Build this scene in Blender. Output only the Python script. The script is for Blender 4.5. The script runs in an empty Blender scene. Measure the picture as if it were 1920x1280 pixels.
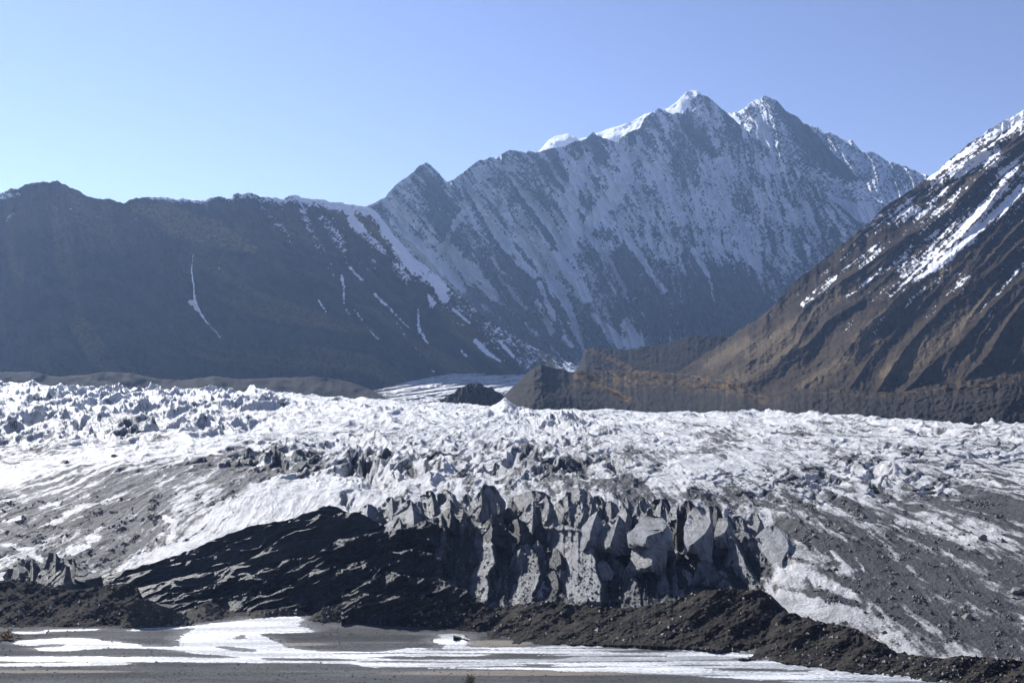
import bpy, math, random
import numpy as np
from mathutils import Vector

scene = bpy.context.scene
R = math.radians
F, H, HY = 2000.0, 120.0, 690.0            # focal length in photo pixels, eye height (m), horizon row

# ------------------------------------------------------------------ camera
cam_d = bpy.data.cameras.new('camera')
cam = bpy.data.objects.new('camera', cam_d)
scene.collection.objects.link(cam)
cam.location = (0, 0, H)
cam.rotation_euler = (R(90), 0, 0)
cam_d.sensor_width = 36
cam_d.lens = 36 * F / 1920
cam_d.shift_y = (HY - 640) / 1920
cam_d.clip_start = 1
cam_d.clip_end = 60000
scene.camera = cam

# ------------------------------------------------------------------ sky, sun, exposure
SUN_AZ, SUN_EL = R(-39), R(35)             # azimuth from the view direction, negative = left
w = bpy.data.worlds.new('World')
scene.world = w
w.use_nodes = True
nt = w.node_tree
sky = nt.nodes.new('ShaderNodeTexSky')
sky.sky_type = 'NISHITA'
sky.sun_disc = False
sky.sun_elevation = SUN_EL
sky.sun_rotation = SUN_AZ
sky.altitude = 2500
sky.air_density = 1.0
sky.dust_density = 0.1
sky.ozone_density = 1.6
tint = nt.nodes.new('ShaderNodeMix'); tint.data_type = 'RGBA'; tint.blend_type = 'MULTIPLY'; tint.inputs[0].default_value = 1
tint.inputs[7].default_value = (1.11, .92, 1.03, 1)
nt.links.new(sky.outputs[0], tint.inputs[6]); nt.links.new(tint.outputs[2], nt.nodes['Background'].inputs[0])
nt.nodes['Background'].inputs[1].default_value = 0.069
sd = bpy.data.lights.new('sun', 'SUN')
sd.energy = 5.0
sd.angle = R(0.5)
sd.color = (1.0, 0.985, 0.96)
sun = bpy.data.objects.new('sun', sd)
scene.collection.objects.link(sun)
sdir = Vector((math.sin(SUN_AZ) * math.cos(SUN_EL), math.cos(SUN_AZ) * math.cos(SUN_EL), math.sin(SUN_EL)))
sun.rotation_euler = sdir.to_track_quat('Z', 'Y').to_euler()
scene.view_settings.view_transform = 'Standard'
scene.view_settings.look = 'None'
scene.view_settings.exposure = 0.82
scene.view_settings.gamma = 1
scene.render.engine = 'CYCLES'
scene.cycles.use_denoising = True
scene.cycles.max_bounces = 5
scene.cycles.diffuse_bounces = 3
scene.cycles.volume_bounces = 1
scene.cycles.sample_clamp_indirect = 4

# ------------------------------------------------------------------ helpers
rng = np.random.default_rng(7)
random.seed(7)
f32 = np.float32

def perlin(x, y, seed=0):
    r = np.random.default_rng(seed + 1000)
    perm = r.permutation(512).astype(np.int32)
    ang = r.random(512) * 2 * np.pi
    gx, gy = np.cos(ang).astype(f32), np.sin(ang).astype(f32)
    x = np.asarray(x, f32); y = np.asarray(y, f32)
    xi = np.floor(x).astype(np.int32); yi = np.floor(y).astype(np.int32)
    xf = x - xi; yf = y - yi
    u = xf * xf * xf * (xf * (xf * 6 - 15) + 10)
    v = yf * yf * yf * (yf * (yf * 6 - 15) + 10)
    def g(ix, iy, dx, dy):
        h = perm[(perm[ix & 511] + iy) & 511]
        return gx[h] * dx + gy[h] * dy
    a = g(xi, yi, xf, yf); b = g(xi + 1, yi, xf - 1, yf)
    c = g(xi, yi + 1, xf, yf - 1); d = g(xi + 1, yi + 1, xf - 1, yf - 1)
    ab = a + u * (b - a); cd = c + u * (d - c)
    return (ab + v * (cd - ab)) * 1.5

def fbm(x, y, o=4, seed=0, gain=.5):
    s = 0; a = 1; t = 0
    for i in range(o):
        s = s + a * perlin(x * 2 ** i, y * 2 ** i, seed + i * 17); t += a; a *= gain
    return s / t

def ridged(x, y, o=4, seed=0, gain=.5):
    s = 0; a = 1; t = 0
    for i in range(o):
        n = 1 - np.abs(perlin(x * 2 ** i, y * 2 ** i, seed + i * 17)) * 1.6
        s = s + a * n * np.abs(n); t += a; a *= gain
    return s / t

def sstep(a, b, x):
    t = np.clip((x - a) / (b - a), 0, 1)
    return t * t * (3 - 2 * t)

def line(pts, x):
    p = np.array(pts, float)
    return np.interp(x, p[:, 0], p[:, 1])

def smooth_line(pts, x, k=25):
    return (line(pts, x - k) + line(pts, x) * 2 + line(pts, x + k)) / 4

def stroke(px, py, pts, wd, soft=1.0):
    """1 inside a polyline of half-width wd (number or per-point list), falling to 0"""
    best = np.zeros_like(px)
    p = np.array(pts, f32)
    if np.isscalar(wd): wd = [wd] * len(p)
    mx = max(wd) * 3
    sel = (px > p[:, 0].min() - mx) & (px < p[:, 0].max() + mx) & (py > p[:, 1].min() - mx) & (py < p[:, 1].max() + mx)
    if not sel.any(): return best
    qx, qy = px[sel], py[sel]
    b = np.zeros_like(qx)
    for i in range(len(p) - 1):
        ax, ay = p[i]; dx, dy = p[i + 1] - p[i]
        t = np.clip(((qx - ax) * dx + (qy - ay) * dy) / (dx * dx + dy * dy + 1e-6), 0, 1)
        ds = np.hypot(qx - ax - t * dx, qy - ay - t * dy)
        ww = wd[i] + (wd[i + 1] - wd[i]) * t
        b = np.maximum(b, np.clip(1 - (ds / ww - .5) / (1.0 * soft), 0, 1))
    best[sel] = b
    return best

def blob(px, py, x, y, rx, ry, rot=0.0):
    c, s = math.cos(rot), math.sin(rot)
    dx, dy = px - x, py - y
    return np.exp(-(((dx * c + dy * s) / rx) ** 2 + ((-dx * s + dy * c) / ry) ** 2))

def inside(px, py, poly):
    """signed membership of a polygon, as a bool array"""
    p = np.array(poly, float); n = len(p)
    r = np.zeros(px.shape, bool)
    j = n - 1
    for i in range(n):
        xi, yi = p[i]; xj, yj = p[j]
        if yi != yj:
            c = ((yi > py) != (yj > py)) & (px < (xj - xi) * (py - yi) / (yj - yi) + xi)
            r ^= c
        j = i
    return r

def world(px, py, d):
    return (px - 960) / F * d, d, H - (py - HY) / F * d

def W(px, py, d):
    return Vector(((px - 960) / F * d, d, H - (py - HY) / F * d))

def grid_mesh(name, X, Y, Z, mat, attrs=None, smooth=True, wrap=False, parent=None, caps=False):
    nv, nu = X.shape
    me = bpy.data.meshes.new(name)
    co = np.empty((nv * nu, 3), f32)
    co[:, 0] = X.ravel(); co[:, 1] = Y.ravel(); co[:, 2] = Z.ravel()
    idx = np.arange(nv * nu).reshape(nv, nu)
    if wrap: idx = np.concatenate([idx, idx[:, :1]], 1)
    a, b, c, d = idx[:-1, :-1], idx[:-1, 1:], idx[1:, 1:], idx[1:, :-1]
    q = np.stack([a, b, c, d], -1).reshape(-1, 4).astype(np.int32)
    me.vertices.add(len(co)); me.vertices.foreach_set('co', co.ravel())
    me.loops.add(q.size); me.loops.foreach_set('vertex_index', q.ravel())
    me.polygons.add(len(q)); me.polygons.foreach_set('loop_start', np.arange(0, q.size, 4, dtype=np.int32))
    me.polygons.foreach_set('use_smooth', np.full(len(q), smooth))
    me.update(calc_edges=True)
    for k, v in (attrs or {}).items():
        at = me.attributes.new(k, 'FLOAT', 'POINT')
        at.data.foreach_set('value', np.asarray(v, f32).ravel())
    me.materials.append(mat)
    o = bpy.data.objects.new(name, me)
    scene.collection.objects.link(o)
    if parent: o.parent = parent
    return o

def tri_mesh(name, verts, faces, mat, smooth=False, uvattr=None):
    me = bpy.data.meshes.new(name)
    v = np.asarray(verts, f32); q = np.asarray(faces, np.int32); k = q.shape[1]
    me.vertices.add(len(v)); me.vertices.foreach_set('co', v.ravel())
    me.loops.add(q.size); me.loops.foreach_set('vertex_index', q.ravel())
    me.polygons.add(len(q)); me.polygons.foreach_set('loop_start', np.arange(0, q.size, k, dtype=np.int32))
    me.polygons.foreach_set('use_smooth', np.full(len(q), smooth))
    me.update(calc_edges=True)
    if mat: me.materials.append(mat)
    o = bpy.data.objects.new(name, me)
    scene.collection.objects.link(o)
    return o

def tag(o, label=None, cat=None, group=None, kind=None):
    if label: o['label'] = label
    if cat: o['category'] = cat
    if group: o['group'] = group
    if kind: o['kind'] = kind
    return o

def relief(name, x0, x1, top, base, dtop, dbase, mat, nu, nv, disp=None, attrs=None, curve=1.0,
           back=8, backlen=.12, backdrop=.5, rough=0.0, rscale=12, seed=0, down=0, smoothtop=0):
    """A slope seen from the valley: rows run from its foot line to its skyline, each column keeps its own
    distance; behind the skyline the far side falls away."""
    px1 = np.linspace(x0, x1, nu)
    tp = line(top, px1); bs = line(base, px1)
    tp = tp + rough * fbm(px1 / rscale, px1 * 0 + seed, 4, seed)
    bs = bs + down
    v = np.linspace(0, 1, nv)[:, None]
    px = np.repeat(px1[None], nv, 0)
    py = bs + (tp - bs) * v
    dt = smooth_line(dtop, px1); db = smooth_line(dbase, px1)
    d = db + (dt - db) * v ** curve
    PX, PY = px.astype(f32), py.astype(f32)
    if disp is not None:
        d = d + disp(PX, PY, v)
    X, Y, Z = world(px, py, d)
    A = attrs(PX, PY, v, d) if attrs else {}
    # far side
    Xs, Ys, Zs = [X], [Y], [Z]
    for i in range(1, back + 1):
        t = i / back
        y = d[-1] * (1 + backlen * t)
        z = Z[-1] - (Z[-1] - Z[0].min()) * backdrop * t ** 1.3 - d[-1] * .002 * i
        Xs.append((X[-1] * (1 + backlen * t))[None]); Ys.append(y[None]); Zs.append(z[None])
    X, Y, Z = np.concatenate(Xs), np.concatenate(Ys), np.concatenate(Zs)
    sk = .02 * (dt.mean() - db.mean())
    X, Y, Z = np.concatenate([X[:1], X]), np.concatenate([Y[:1] - sk, Y]), np.concatenate([Z[:1] - .03 * db.mean(), Z])
    A = {k: np.concatenate([a[:1], a] + [a[-1:]] * back) for k, a in A.items()}
    return grid_mesh(name, X, Y, Z, mat, A), (X[1:nv + 1], Y[1:nv + 1], Z[1:nv + 1], PX, PY)

# ------------------------------------------------------------------ materials
def new_mat(name):
    m = bpy.data.materials.new(name); m.use_nodes = True
    t = m.node_tree
    b = t.nodes['Principled BSDF']
    return m, t, b

def N(t, typ, **kw):
    n = t.nodes.new(typ)
    for k, v in kw.items():
        if k.startswith('i_'):
            key = k[2:]
            key = int(key) if key.isdigit() else key
            n.inputs[key].default_value = v
        else: setattr(n, k, v)
    return n

def noise_node(t, scale, detail=6, rough=.6, vec=None, stretch=None, rot=(0, 0, 0)):
    geo = t.nodes.get('GEO') or N(t, 'ShaderNodeNewGeometry', name='GEO')
    n = N(t, 'ShaderNodeTexNoise', i_Scale=scale, i_Detail=detail, i_Roughness=rough)
    src = geo.outputs['Position']
    if stretch:
        mp = N(t, 'ShaderNodeMapping'); mp.inputs['Scale'].default_value = stretch; mp.inputs['Rotation'].default_value = rot
        t.links.new(src, mp.inputs[0]); src = mp.outputs[0]
    t.links.new(src, n.inputs['Vector'])
    return n.outputs['Fac']

def math_node(t, op, a, b=None, c=None, clamp=False):
    n = N(t, 'ShaderNodeMath', operation=op, use_clamp=clamp)
    for i, x in enumerate((a, b, c)):
        if x is None: continue
        if isinstance(x, (int, float)): n.inputs[i].default_value = x
        else: t.links.new(x, n.inputs[i])
    return n.outputs[0]

def mapr(t, x, a, b, c=0, d=1):
    n = N(t, 'ShaderNodeMapRange', interpolation_type='SMOOTHSTEP')
    t.links.new(x, n.inputs[0])
    for i, v in enumerate((a, b, c, d)): n.inputs[i + 1].default_value = v
    return n.outputs[0]

def mix(t, fac, a, b):
    n = N(t, 'ShaderNodeMix', data_type='RGBA')
    if isinstance(fac, (int, float)): n.inputs[0].default_value = fac
    else: t.links.new(fac, n.inputs[0])
    for i, x in ((6, a), (7, b)):
        if isinstance(x, tuple): n.inputs[i].default_value = (*x, 1)
        else: t.links.new(x, n.inputs[i])
    return n.outputs[2]

def attr(t, name):
    return N(t, 'ShaderNodeAttribute', attribute_name=name).outputs['Fac']

def bump(t, b, h, dist, strength=1.0):
    n = N(t, 'ShaderNodeBump'); n.inputs['Strength'].default_value = strength; n.inputs['Distance'].default_value = dist
    t.links.new(h, n.inputs['Height']); t.links.new(n.outputs[0], b.inputs['Normal'])

def snow_rock(name, rock1, rock2, grass_or_sun, scale, bumpd, snowc=(.82, .86, .92)):
    """rock or grass with a snow cover given by the mesh attribute 'snow' (and 'grass'), broken up by fine noise"""
    m, t, b = new_mat(name)
    n1 = noise_node(t, scale, 8, .65); n2 = noise_node(t, scale * 7, 6, .7)
    rock = mix(t, mapr(t, n1, .35, .65), rock1, rock2)
    rock = mix(t, math_node(t, 'MULTIPLY', attr(t, 'grass_or_sun'), mapr(t, n2, .35, .6, .3, 1)), rock, grass_or_sun)
    s = math_node(t, 'ADD', attr(t, 'snow'), math_node(t, 'MULTIPLY', math_node(t, 'SUBTRACT', n2, .5), 1.5))
    t.links.new(mix(t, mapr(t, s, .36, .64), rock, snowc), b.inputs['Base Color'])
    b.inputs['Roughness'].default_value = .95
    b.inputs['Specular IOR Level'].default_value = .06
    bump(t, b, math_node(t, 'ADD', n1, math_node(t, 'MULTIPLY', n2, .35)), bumpd)
    return m

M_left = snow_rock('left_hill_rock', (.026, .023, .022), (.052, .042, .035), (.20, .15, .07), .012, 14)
M_main = snow_rock('main_mountain_rock', (.020, .021, .024), (.046, .045, .047), (.1, .08, .05), .010, 40, (.80, .84, .90))
M_right = snow_rock('right_hill_rock', (.018, .013, .009), (.046, .033, .022), (.12, .09, .055), .02, 8, (.8, .82, .86))
M_far = snow_rock('far_snow', (.3, .32, .35), (.5, .5, .55), (.1, .1, .1), .004, 60, (.9, .92, .95))

def moraine_mat(name, c1, c2, scale=.12, bd=1.6, veg=(.17, .10, .03)):
    m, t, b = new_mat(name)
    n1 = noise_node(t, scale, 8, .7); n2 = noise_node(t, scale * 9, 5, .7)
    c = mix(t, mapr(t, n1, .35, .65), c1, c2)
    c = mix(t, mapr(t, n2, .58, .72), c, tuple(min(1, x * 2.0) for x in c2))
    c = mix(t, math_node(t, 'MULTIPLY', attr(t, 'grass_or_sun'), mapr(t, n2, .4, .55, 0, 1)), c, veg)
    t.links.new(c, b.inputs['Base Color'])
    b.inputs['Roughness'].default_value = .9
    b.inputs['Specular IOR Level'].default_value = .08
    bump(t, b, math_node(t, 'ADD', n1, math_node(t, 'MULTIPLY', n2, .5)), bd)
    return m

M_moraine = moraine_mat('moraine_gravel', (.016, .015, .014), (.048, .041, .034))
M_cone = moraine_mat('dry_brown_gravel', (.050, .044, .036), (.085, .075, .062))
M_wall = moraine_mat('lateral_moraine', (.020, .017, .015), (.040, .034, .028), .03, 6, (.17, .10, .03))
M_wall_left = moraine_mat('pale_lateral_moraine', (.042, .038, .033), (.062, .055, .047), .02, 3)
M_bench = moraine_mat('dark_hillside', (.012, .010, .009), (.024, .020, .017), .02, 6, (.2, .11, .04))

def ice_mat(name, ice=(.70, .69, .675), ice2=(.36, .36, .36), deb=(.020, .0205, .022), scale=.05, bd=1.2, spec=.5, rough=.38, bias=0.0, streak=(1, .18, 1), drough=.5, dk=2.6):
    """glacier ice and the grit on it; the mesh attribute 'debris' says how dirty, or how sunlit on the ice wall, noise breaks it up"""
    m, t, b = new_mat(name)
    n1 = noise_node(t, scale, 8, .65); n2 = noise_node(t, scale * 8, 6, .75)
    n3 = noise_node(t, scale * 3, 5, .6, stretch=streak)
    d = attr(t, 'debris')
    s = math_node(t, 'ADD', d, math_node(t, 'MULTIPLY', math_node(t, 'SUBTRACT', n2, .5 - bias), 1.3))
    s = math_node(t, 'ADD', s, math_node(t, 'MULTIPLY', math_node(t, 'SUBTRACT', n3, .5), 1.2))
    f = mapr(t, s, .25, .85)
    c = mix(t, mapr(t, n1, .4, .7), ice, ice2)
    gd = mix(t, mapr(t, n2, .35, .65), deb, tuple(x * dk for x in deb))
    t.links.new(mix(t, f, c, gd), b.inputs['Base Color'])
    r = N(t, 'ShaderNodeMapRange'); t.links.new(f, r.inputs[0]); r.inputs[3].default_value = rough; r.inputs[4].default_value = drough
    t.links.new(r.outputs[0], b.inputs['Roughness'])
    b.inputs['Specular IOR Level'].default_value = spec
    bump(t, b, math_node(t, 'ADD', math_node(t, 'MULTIPLY', n1, 1.5), math_node(t, 'ADD', math_node(t, 'MULTIPLY', n2, .5), math_node(t, 'MULTIPLY', f, .25))), bd)
    return m

M_ice = ice_mat('glacier_ice', bd=2.6, scale=.09, spec=.35, drough=.7, dk=3.4)
M_farice = ice_mat('upper_glacier_ice', scale=.02, bd=5)
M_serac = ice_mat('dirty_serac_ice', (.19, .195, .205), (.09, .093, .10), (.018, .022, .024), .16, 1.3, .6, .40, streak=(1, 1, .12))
M_serac_dark = ice_mat('gritty_shaded_ice', (.10, .10, .104), (.05, .05, .054), (.016, .016, .017), .18, 2.2, .45, .38, streak=(1, 1, .12))  # darker copy of the grey ice: grit, plus shade put into its colour
M_serac_bright = ice_mat('sunlit_serac_ice', (.36, .37, .38), (.20, .205, .22), (.03, .03, .032), .2, 2.4, .8, .38, streak=(1, 1, .12))  # paler copy of the same grey ice, sunlight put into its colour

# ------------------------------------------------------------------ ground sheet and river
def ground():
    m, t, b = new_mat('gravel_flat')
    n1 = noise_node(t, .05, 9, .7, stretch=(.15, 1, 1)); n2 = noise_node(t, 1.2, 5, .75)
    c = mix(t, mapr(t, n1, .35, .65), (.05, .05, .051), (.15, .15, .15))
    c = mix(t, mapr(t, n2, .48, .70), c, (.035, .035, .037))
    n4 = noise_node(t, 5, 3, .8); c = mix(t, mapr(t, n4, .55, .7), c, (.15, .15, .15))
    c = mix(t, attr(t, 'wetsand'), c, (.30, .265, .22))
    t.links.new(c, b.inputs['Base Color'])
    wetn = mapr(t, noise_node(t, .10, 7, .72, stretch=(.10, 1, 1)), .52, .66)
    wt = math_node(t, 'MAXIMUM', math_node(t, 'MULTIPLY', wetn, .6), attr(t, 'wet_sheen'))
    c = mix(t, math_node(t, 'MULTIPLY', attr(t, 'wet_sheen'), mapr(t, n2, .38, .55)), c, (.34, .34, .34))  # silvery sheen of the damp margins put into the base colour
    t.links.new(c, b.inputs['Base Color'])
    rg_ = N(t, 'ShaderNodeMapRange'); t.links.new(wt, rg_.inputs[0]); rg_.inputs[3].default_value = .92; rg_.inputs[4].default_value = .42; t.links.new(rg_.outputs[0], b.inputs['Roughness'])
    b.inputs['Specular IOR Level'].default_value = .22
    bump(t, b, math_node(t, 'ADD', n2, n1), 2.0)
    # one sheet: dense near part in front of the glacier, running on under everything to the horizon
    pys = np.concatenate([np.linspace(1285, 1140, 330)])
    near = np.linspace(60, 403, 30)
    ds = np.concatenate([near, 240000 / (pys - HY), np.linspace(560, 2000, 12), np.geomspace(2300, 14000, 12)])
    nu = 1500
    out = np.abs(np.linspace(-1.25, 1.25, nu))
    u = np.sign(np.linspace(-1, 1, nu)) * np.where(out < .62, out, .62 + (out - .62) ** 2 * 6)
    D = np.repeat(ds[:, None], nu, 1); X = u[None] * D
    px = (X / D * F + 960).astype(f32); py = (HY + 240000 / D).astype(f32)
    wx = px + 14 * fbm(px / 60, py / 9, 4, 3); wy = py + 2.6 * fbm(px / 50, py / 6, 5, 5, .65) + 1.6 * fbm(px / 7, py / 1.8, 3, 6, .7)
    m_ = np.zeros(px.shape, bool)
    for poly in WATER: m_ |= inside(wx, wy, poly)
    for poly in BARS: m_ &= ~inside(wx, wy, poly)
    mm = m_.astype(f32)
    # streaky shallow bars inside the main stream
    st = fbm(px / 220, py / 3.2, 4, 21)
    main = inside(px, wy, MAIN)
    mm = np.where(main, np.where(st > .13, .0, mm), mm)
    mb = mm.copy()
    for ax, k_ in ((0, 2), (1, 4)):
        mb = sum(np.roll(mb, i_, ax) for i_ in range(-k_, k_ + 1)) / (2 * k_ + 1)
    mw = mb.copy()
    for ax, k_ in ((0, 5), (1, 14)):
        mw = sum(np.roll(mw, i_, ax) for i_ in range(-k_, k_ + 1)) / (2 * k_ + 1)
    zz = .18 - .42 * mb + .30 * fbm(px / 9, py / 1.5, 5, 8, .7)
    far = (py > 1290) | (py < 1142)
    zz = np.where(far, .1, zz)
    zz = np.where(D > 3000, -2, zz)
    ws = sstep(.2, .6, sum(blob(px, py, a, bb, c_, d_) for a, bb, c_, d_ in ((930, 1206, 70, 6), (980, 1262, 260, 5), (60, 1259, 200, 3), (560, 1208, 60, 3)))) * (mm < .5)
    o = grid_mesh('ground', X, D, zz, m, {'wetsand': ws, 'wet_sheen': sstep(.04, .55, mw) * (.55 + .9 * fbm(px / 30, py / 2.2, 4, 19, .7))})
    tag(o, 'flat grey gravel plain with braided shallow channels in front of the glacier', 'ground', kind='structure')
    # water level
    m, t, b = new_mat('silty_glare_water')
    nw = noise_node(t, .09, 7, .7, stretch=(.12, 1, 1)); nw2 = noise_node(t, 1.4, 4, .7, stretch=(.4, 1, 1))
    cw = mix(t, mapr(t, math_node(t, 'ADD', nw, math_node(t, 'MULTIPLY', math_node(t, 'SUBTRACT', nw2, .5), .7)), .42, .60), (.26, .27, .28), (.80, .80, .80))  # near-white part paints sun glare into the water colour, over pale silt
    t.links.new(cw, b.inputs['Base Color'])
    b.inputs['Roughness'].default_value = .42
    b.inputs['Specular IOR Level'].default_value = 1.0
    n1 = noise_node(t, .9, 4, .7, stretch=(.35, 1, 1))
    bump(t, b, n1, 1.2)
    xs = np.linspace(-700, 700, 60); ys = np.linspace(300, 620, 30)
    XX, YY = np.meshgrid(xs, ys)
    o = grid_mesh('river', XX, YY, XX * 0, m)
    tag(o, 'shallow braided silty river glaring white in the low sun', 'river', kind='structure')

WATER = [
    [(30, 1184), (80, 1183), (80, 1187), (32, 1188)], [(80, 1180), (185, 1177), (188, 1181), (90, 1183)],
    [(28, 1201), (120, 1195), (165, 1195), (200, 1202), (260, 1207), (265, 1212), (330, 1212), (400, 1220), (520, 1225), (480, 1229), (380, 1226), (300, 1215), (200, 1214), (150, 1218), (80, 1220), (60, 1210), (30, 1207)],
    [(335, 1211), (348, 1185), (370, 1176), (240, 1183), (250, 1180), (420, 1167), (470, 1160), (500, 1152), (545, 1146), (562, 1160), (560, 1173), (590, 1184), (545, 1187), (480, 1187), (508, 1200), (530, 1212), (560, 1217), (620, 1221), (700, 1222), (770, 1214), (800, 1215), (880, 1213), (960, 1213), (1080, 1208), (1210, 1209), (1300, 1215), (1400, 1219), (1440, 1231), (1560, 1248), (1700, 1263), (1850, 1279), (1850, 1300), (1650, 1288), (1440, 1275), (1200, 1261), (960, 1254), (700, 1251), (640, 1242), (480, 1236), (400, 1224)],
    [(-100, 1230), (160, 1230), (480, 1233), (700, 1234), (700, 1243), (300, 1240), (180, 1241), (-100, 1238)],
    [(-100, 1244), (230, 1241), (260, 1244), (150, 1248), (-100, 1249)],
    [(812, 1200), (830, 1187), (862, 1187), (880, 1199), (872, 1214), (840, 1214)],
]
BARS = [
    [(405, 1212), (420, 1210), (480, 1216), (480, 1222), (430, 1220)],
    [(60, 1210), (100, 1206), (130, 1207), (120, 1211), (70, 1214)],
    [(440, 1190), (465, 1188), (460, 1198), (440, 1197)],
    [(480, 1233), (640, 1233), (680, 1238), (500, 1238)],
    [(700, 1232), (980, 1227), (1100, 1229), (1060, 1234), (900, 1236), (760, 1236)],
]
MAIN = [(600, 1219), (960, 1213), (1080, 1206), (1210, 1207), (1300, 1213), (1400, 1217), (1440, 1229), (1560, 1246), (1700, 1261), (1850, 1277), (1850, 1300), (1650, 1290), (1440, 1277), (1200, 1263), (960, 1256), (700, 1253)]
ground()

# ------------------------------------------------------------------ far mountains
# the high snow crest behind the main face
def att_far(px, py, v, d):
    return {'snow': np.full(px.shape, 1.1) - .9 * sstep(.35, .6, ridged(px / 20, py / 14, 4, 3)) * (px > 1285), 'grass_or_sun': px * 0}
o, _ = relief('snow_crest', 990, 1345, [(990, 300), (1010, 284), (1030, 262), (1045, 254), (1065, 251), (1085, 260), (1100, 258), (1120, 250), (1140, 242), (1165, 235), (1185, 228), (1210, 214), (1235, 208), (1252, 203), (1268, 192), (1282, 178), (1290, 170), (1306, 170), (1318, 180), (1345, 220)],
       [(990, 420), (1345, 420)], [(990, 10500), (1345, 9000)], [(990, 9600), (1345, 8400)], M_far, 300, 90,
       lambda px, py, v: 160 * fbm(px / 60, py / 50, 4, 12), att_far, rough=1.5, backlen=.1)
tag(o, 'white snow-covered crest peeking out behind the dark rocky ridge', 'mountain', kind='structure')

def rock_ribs(px, py, k, freq, seed):
    s = px - k * (py - 400)
    wrp = 18 * fbm(px / 90, py / 90, 3, seed)
    r1 = ridged((s + wrp) / freq, (py + 200) / (freq * 6), 3, seed + 1)
    r2 = ridged((s + wrp) / (freq * .3), py / (freq * 1.4), 3, seed + 2)
    return r1, r2

def hatch(px, py, seed, sc=1.0):
    """fine diagonal rock/snow hatching"""
    wx = px + 5 * sc * fbm(px / (18 * sc), py / (18 * sc), 3, seed + 70); wy = py + 5 * sc * fbm(px / (18 * sc), py / (18 * sc), 3, seed + 71)
    n = fbm((wx * .8 + wy * .6) / (16 * sc), (-wx * .6 + wy * .8) / (5 * sc), 5, seed, .75)
    n2 = fbm((wx * .8 - wy * .6) / (16 * sc), (wx * .6 + wy * .8) / (5 * sc), 5, seed + 40, .75)
    l1 = ridged((wx * .85 + wy * .5) / (26 * sc), (-wx * .5 + wy * .85) / (8 * sc), 3, seed + 80, .6) - .42
    return n * .8 + n2 * .8 + l1 * .45 + .4 * fbm(px / (60 * sc), py / (60 * sc), 3, seed + 9)

# third ridge, behind the second peak
def att3(px, py, v, d):
    r1, r2 = rock_ribs(px, py, .5, 40, 61)
    return {'snow': .5 + .9 * hatch(px, py, 62, .75) + .35 * (.5 - r1), 'grass_or_sun': px * 0}
o, _ = relief('back_ridge', 1490, 1790, [(1490, 240), (1521, 235), (1534, 243), (1546, 248), (1567, 252), (1585, 262), (1600, 268), (1618, 283), (1643, 289), (1658, 297), (1675, 305), (1711, 318), (1738, 328), (1760, 345), (1790, 370)],
       [(1490, 520), (1790, 520)], [(1490, 9500), (1790, 8600)], [(1490, 7000), (1790, 6500)], M_main, 260, 200,
       lambda px, py, v: -260 * rock_ribs(px, py, .5, 40, 61)[0] - 60 * rock_ribs(px, py, .5, 40, 61)[1], att3, rough=9, rscale=22, seed=3)
tag(o, 'far jagged snowy ridge dropping to the right behind the second peak', 'mountain', kind='structure')

# second peak
def disp2(px, py, v):
    r1, r2 = rock_ribs(px, py, .45, 55, 71)
    sp = stroke(px, py, [(1434, 180), (1485, 225), (1530, 275), (1590, 330), (1640, 400)], 30, 2)
    return -150 * r1 - 75 * r2 - 200 * sp
def att2(px, py, v, d):
    r1, r2 = rock_ribs(px, py, .45, 55, 71)
    s = .5 + .95 * hatch(px, py, 72, .75) + .3 * (.5 - r1)
    s -= .75 * stroke(px, py, [(1463, 200), (1500, 238), (1540, 280), (1590, 325)], [8, 18, 26, 14], 1.2)
    s += 1.0 * stroke(px, py, [(1546, 368), (1593, 397), (1632, 404)], [6, 12, 12])
    s += .6 * stroke(px, py, [(1425, 225), (1434, 250), (1440, 280)], 8)
    s += .8 * stroke(px, py, [(1370, 214), (1404, 197), (1425, 184)], 4)
    s += .5 * stroke(px, py, [(1500, 400), (1560, 430), (1600, 470)], 20)
    return {'snow': s, 'grass_or_sun': px * 0}
o, _ = relief('second_peak', 1345, 1720, [(1345, 225), (1366, 215), (1380, 210), (1404, 197), (1418, 187), (1434, 179), (1448, 185), (1463, 194), (1474, 206), (1485, 217), (1497, 222), (1510, 232), (1521, 240), (1540, 262), (1560, 285), (1580, 303), (1600, 325), (1625, 350), (1660, 395), (1720, 450)],
       [(1345, 560), (1720, 560)], [(1345, 8800), (1720, 7900)], [(1345, 7200), (1720, 6800)], M_main, 330, 320,
       disp2, att2, rough=7, rscale=20, seed=9)
tag(o, 'second rocky peak with a dark spur on its right shoulder', 'mountain', kind='structure')

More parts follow.
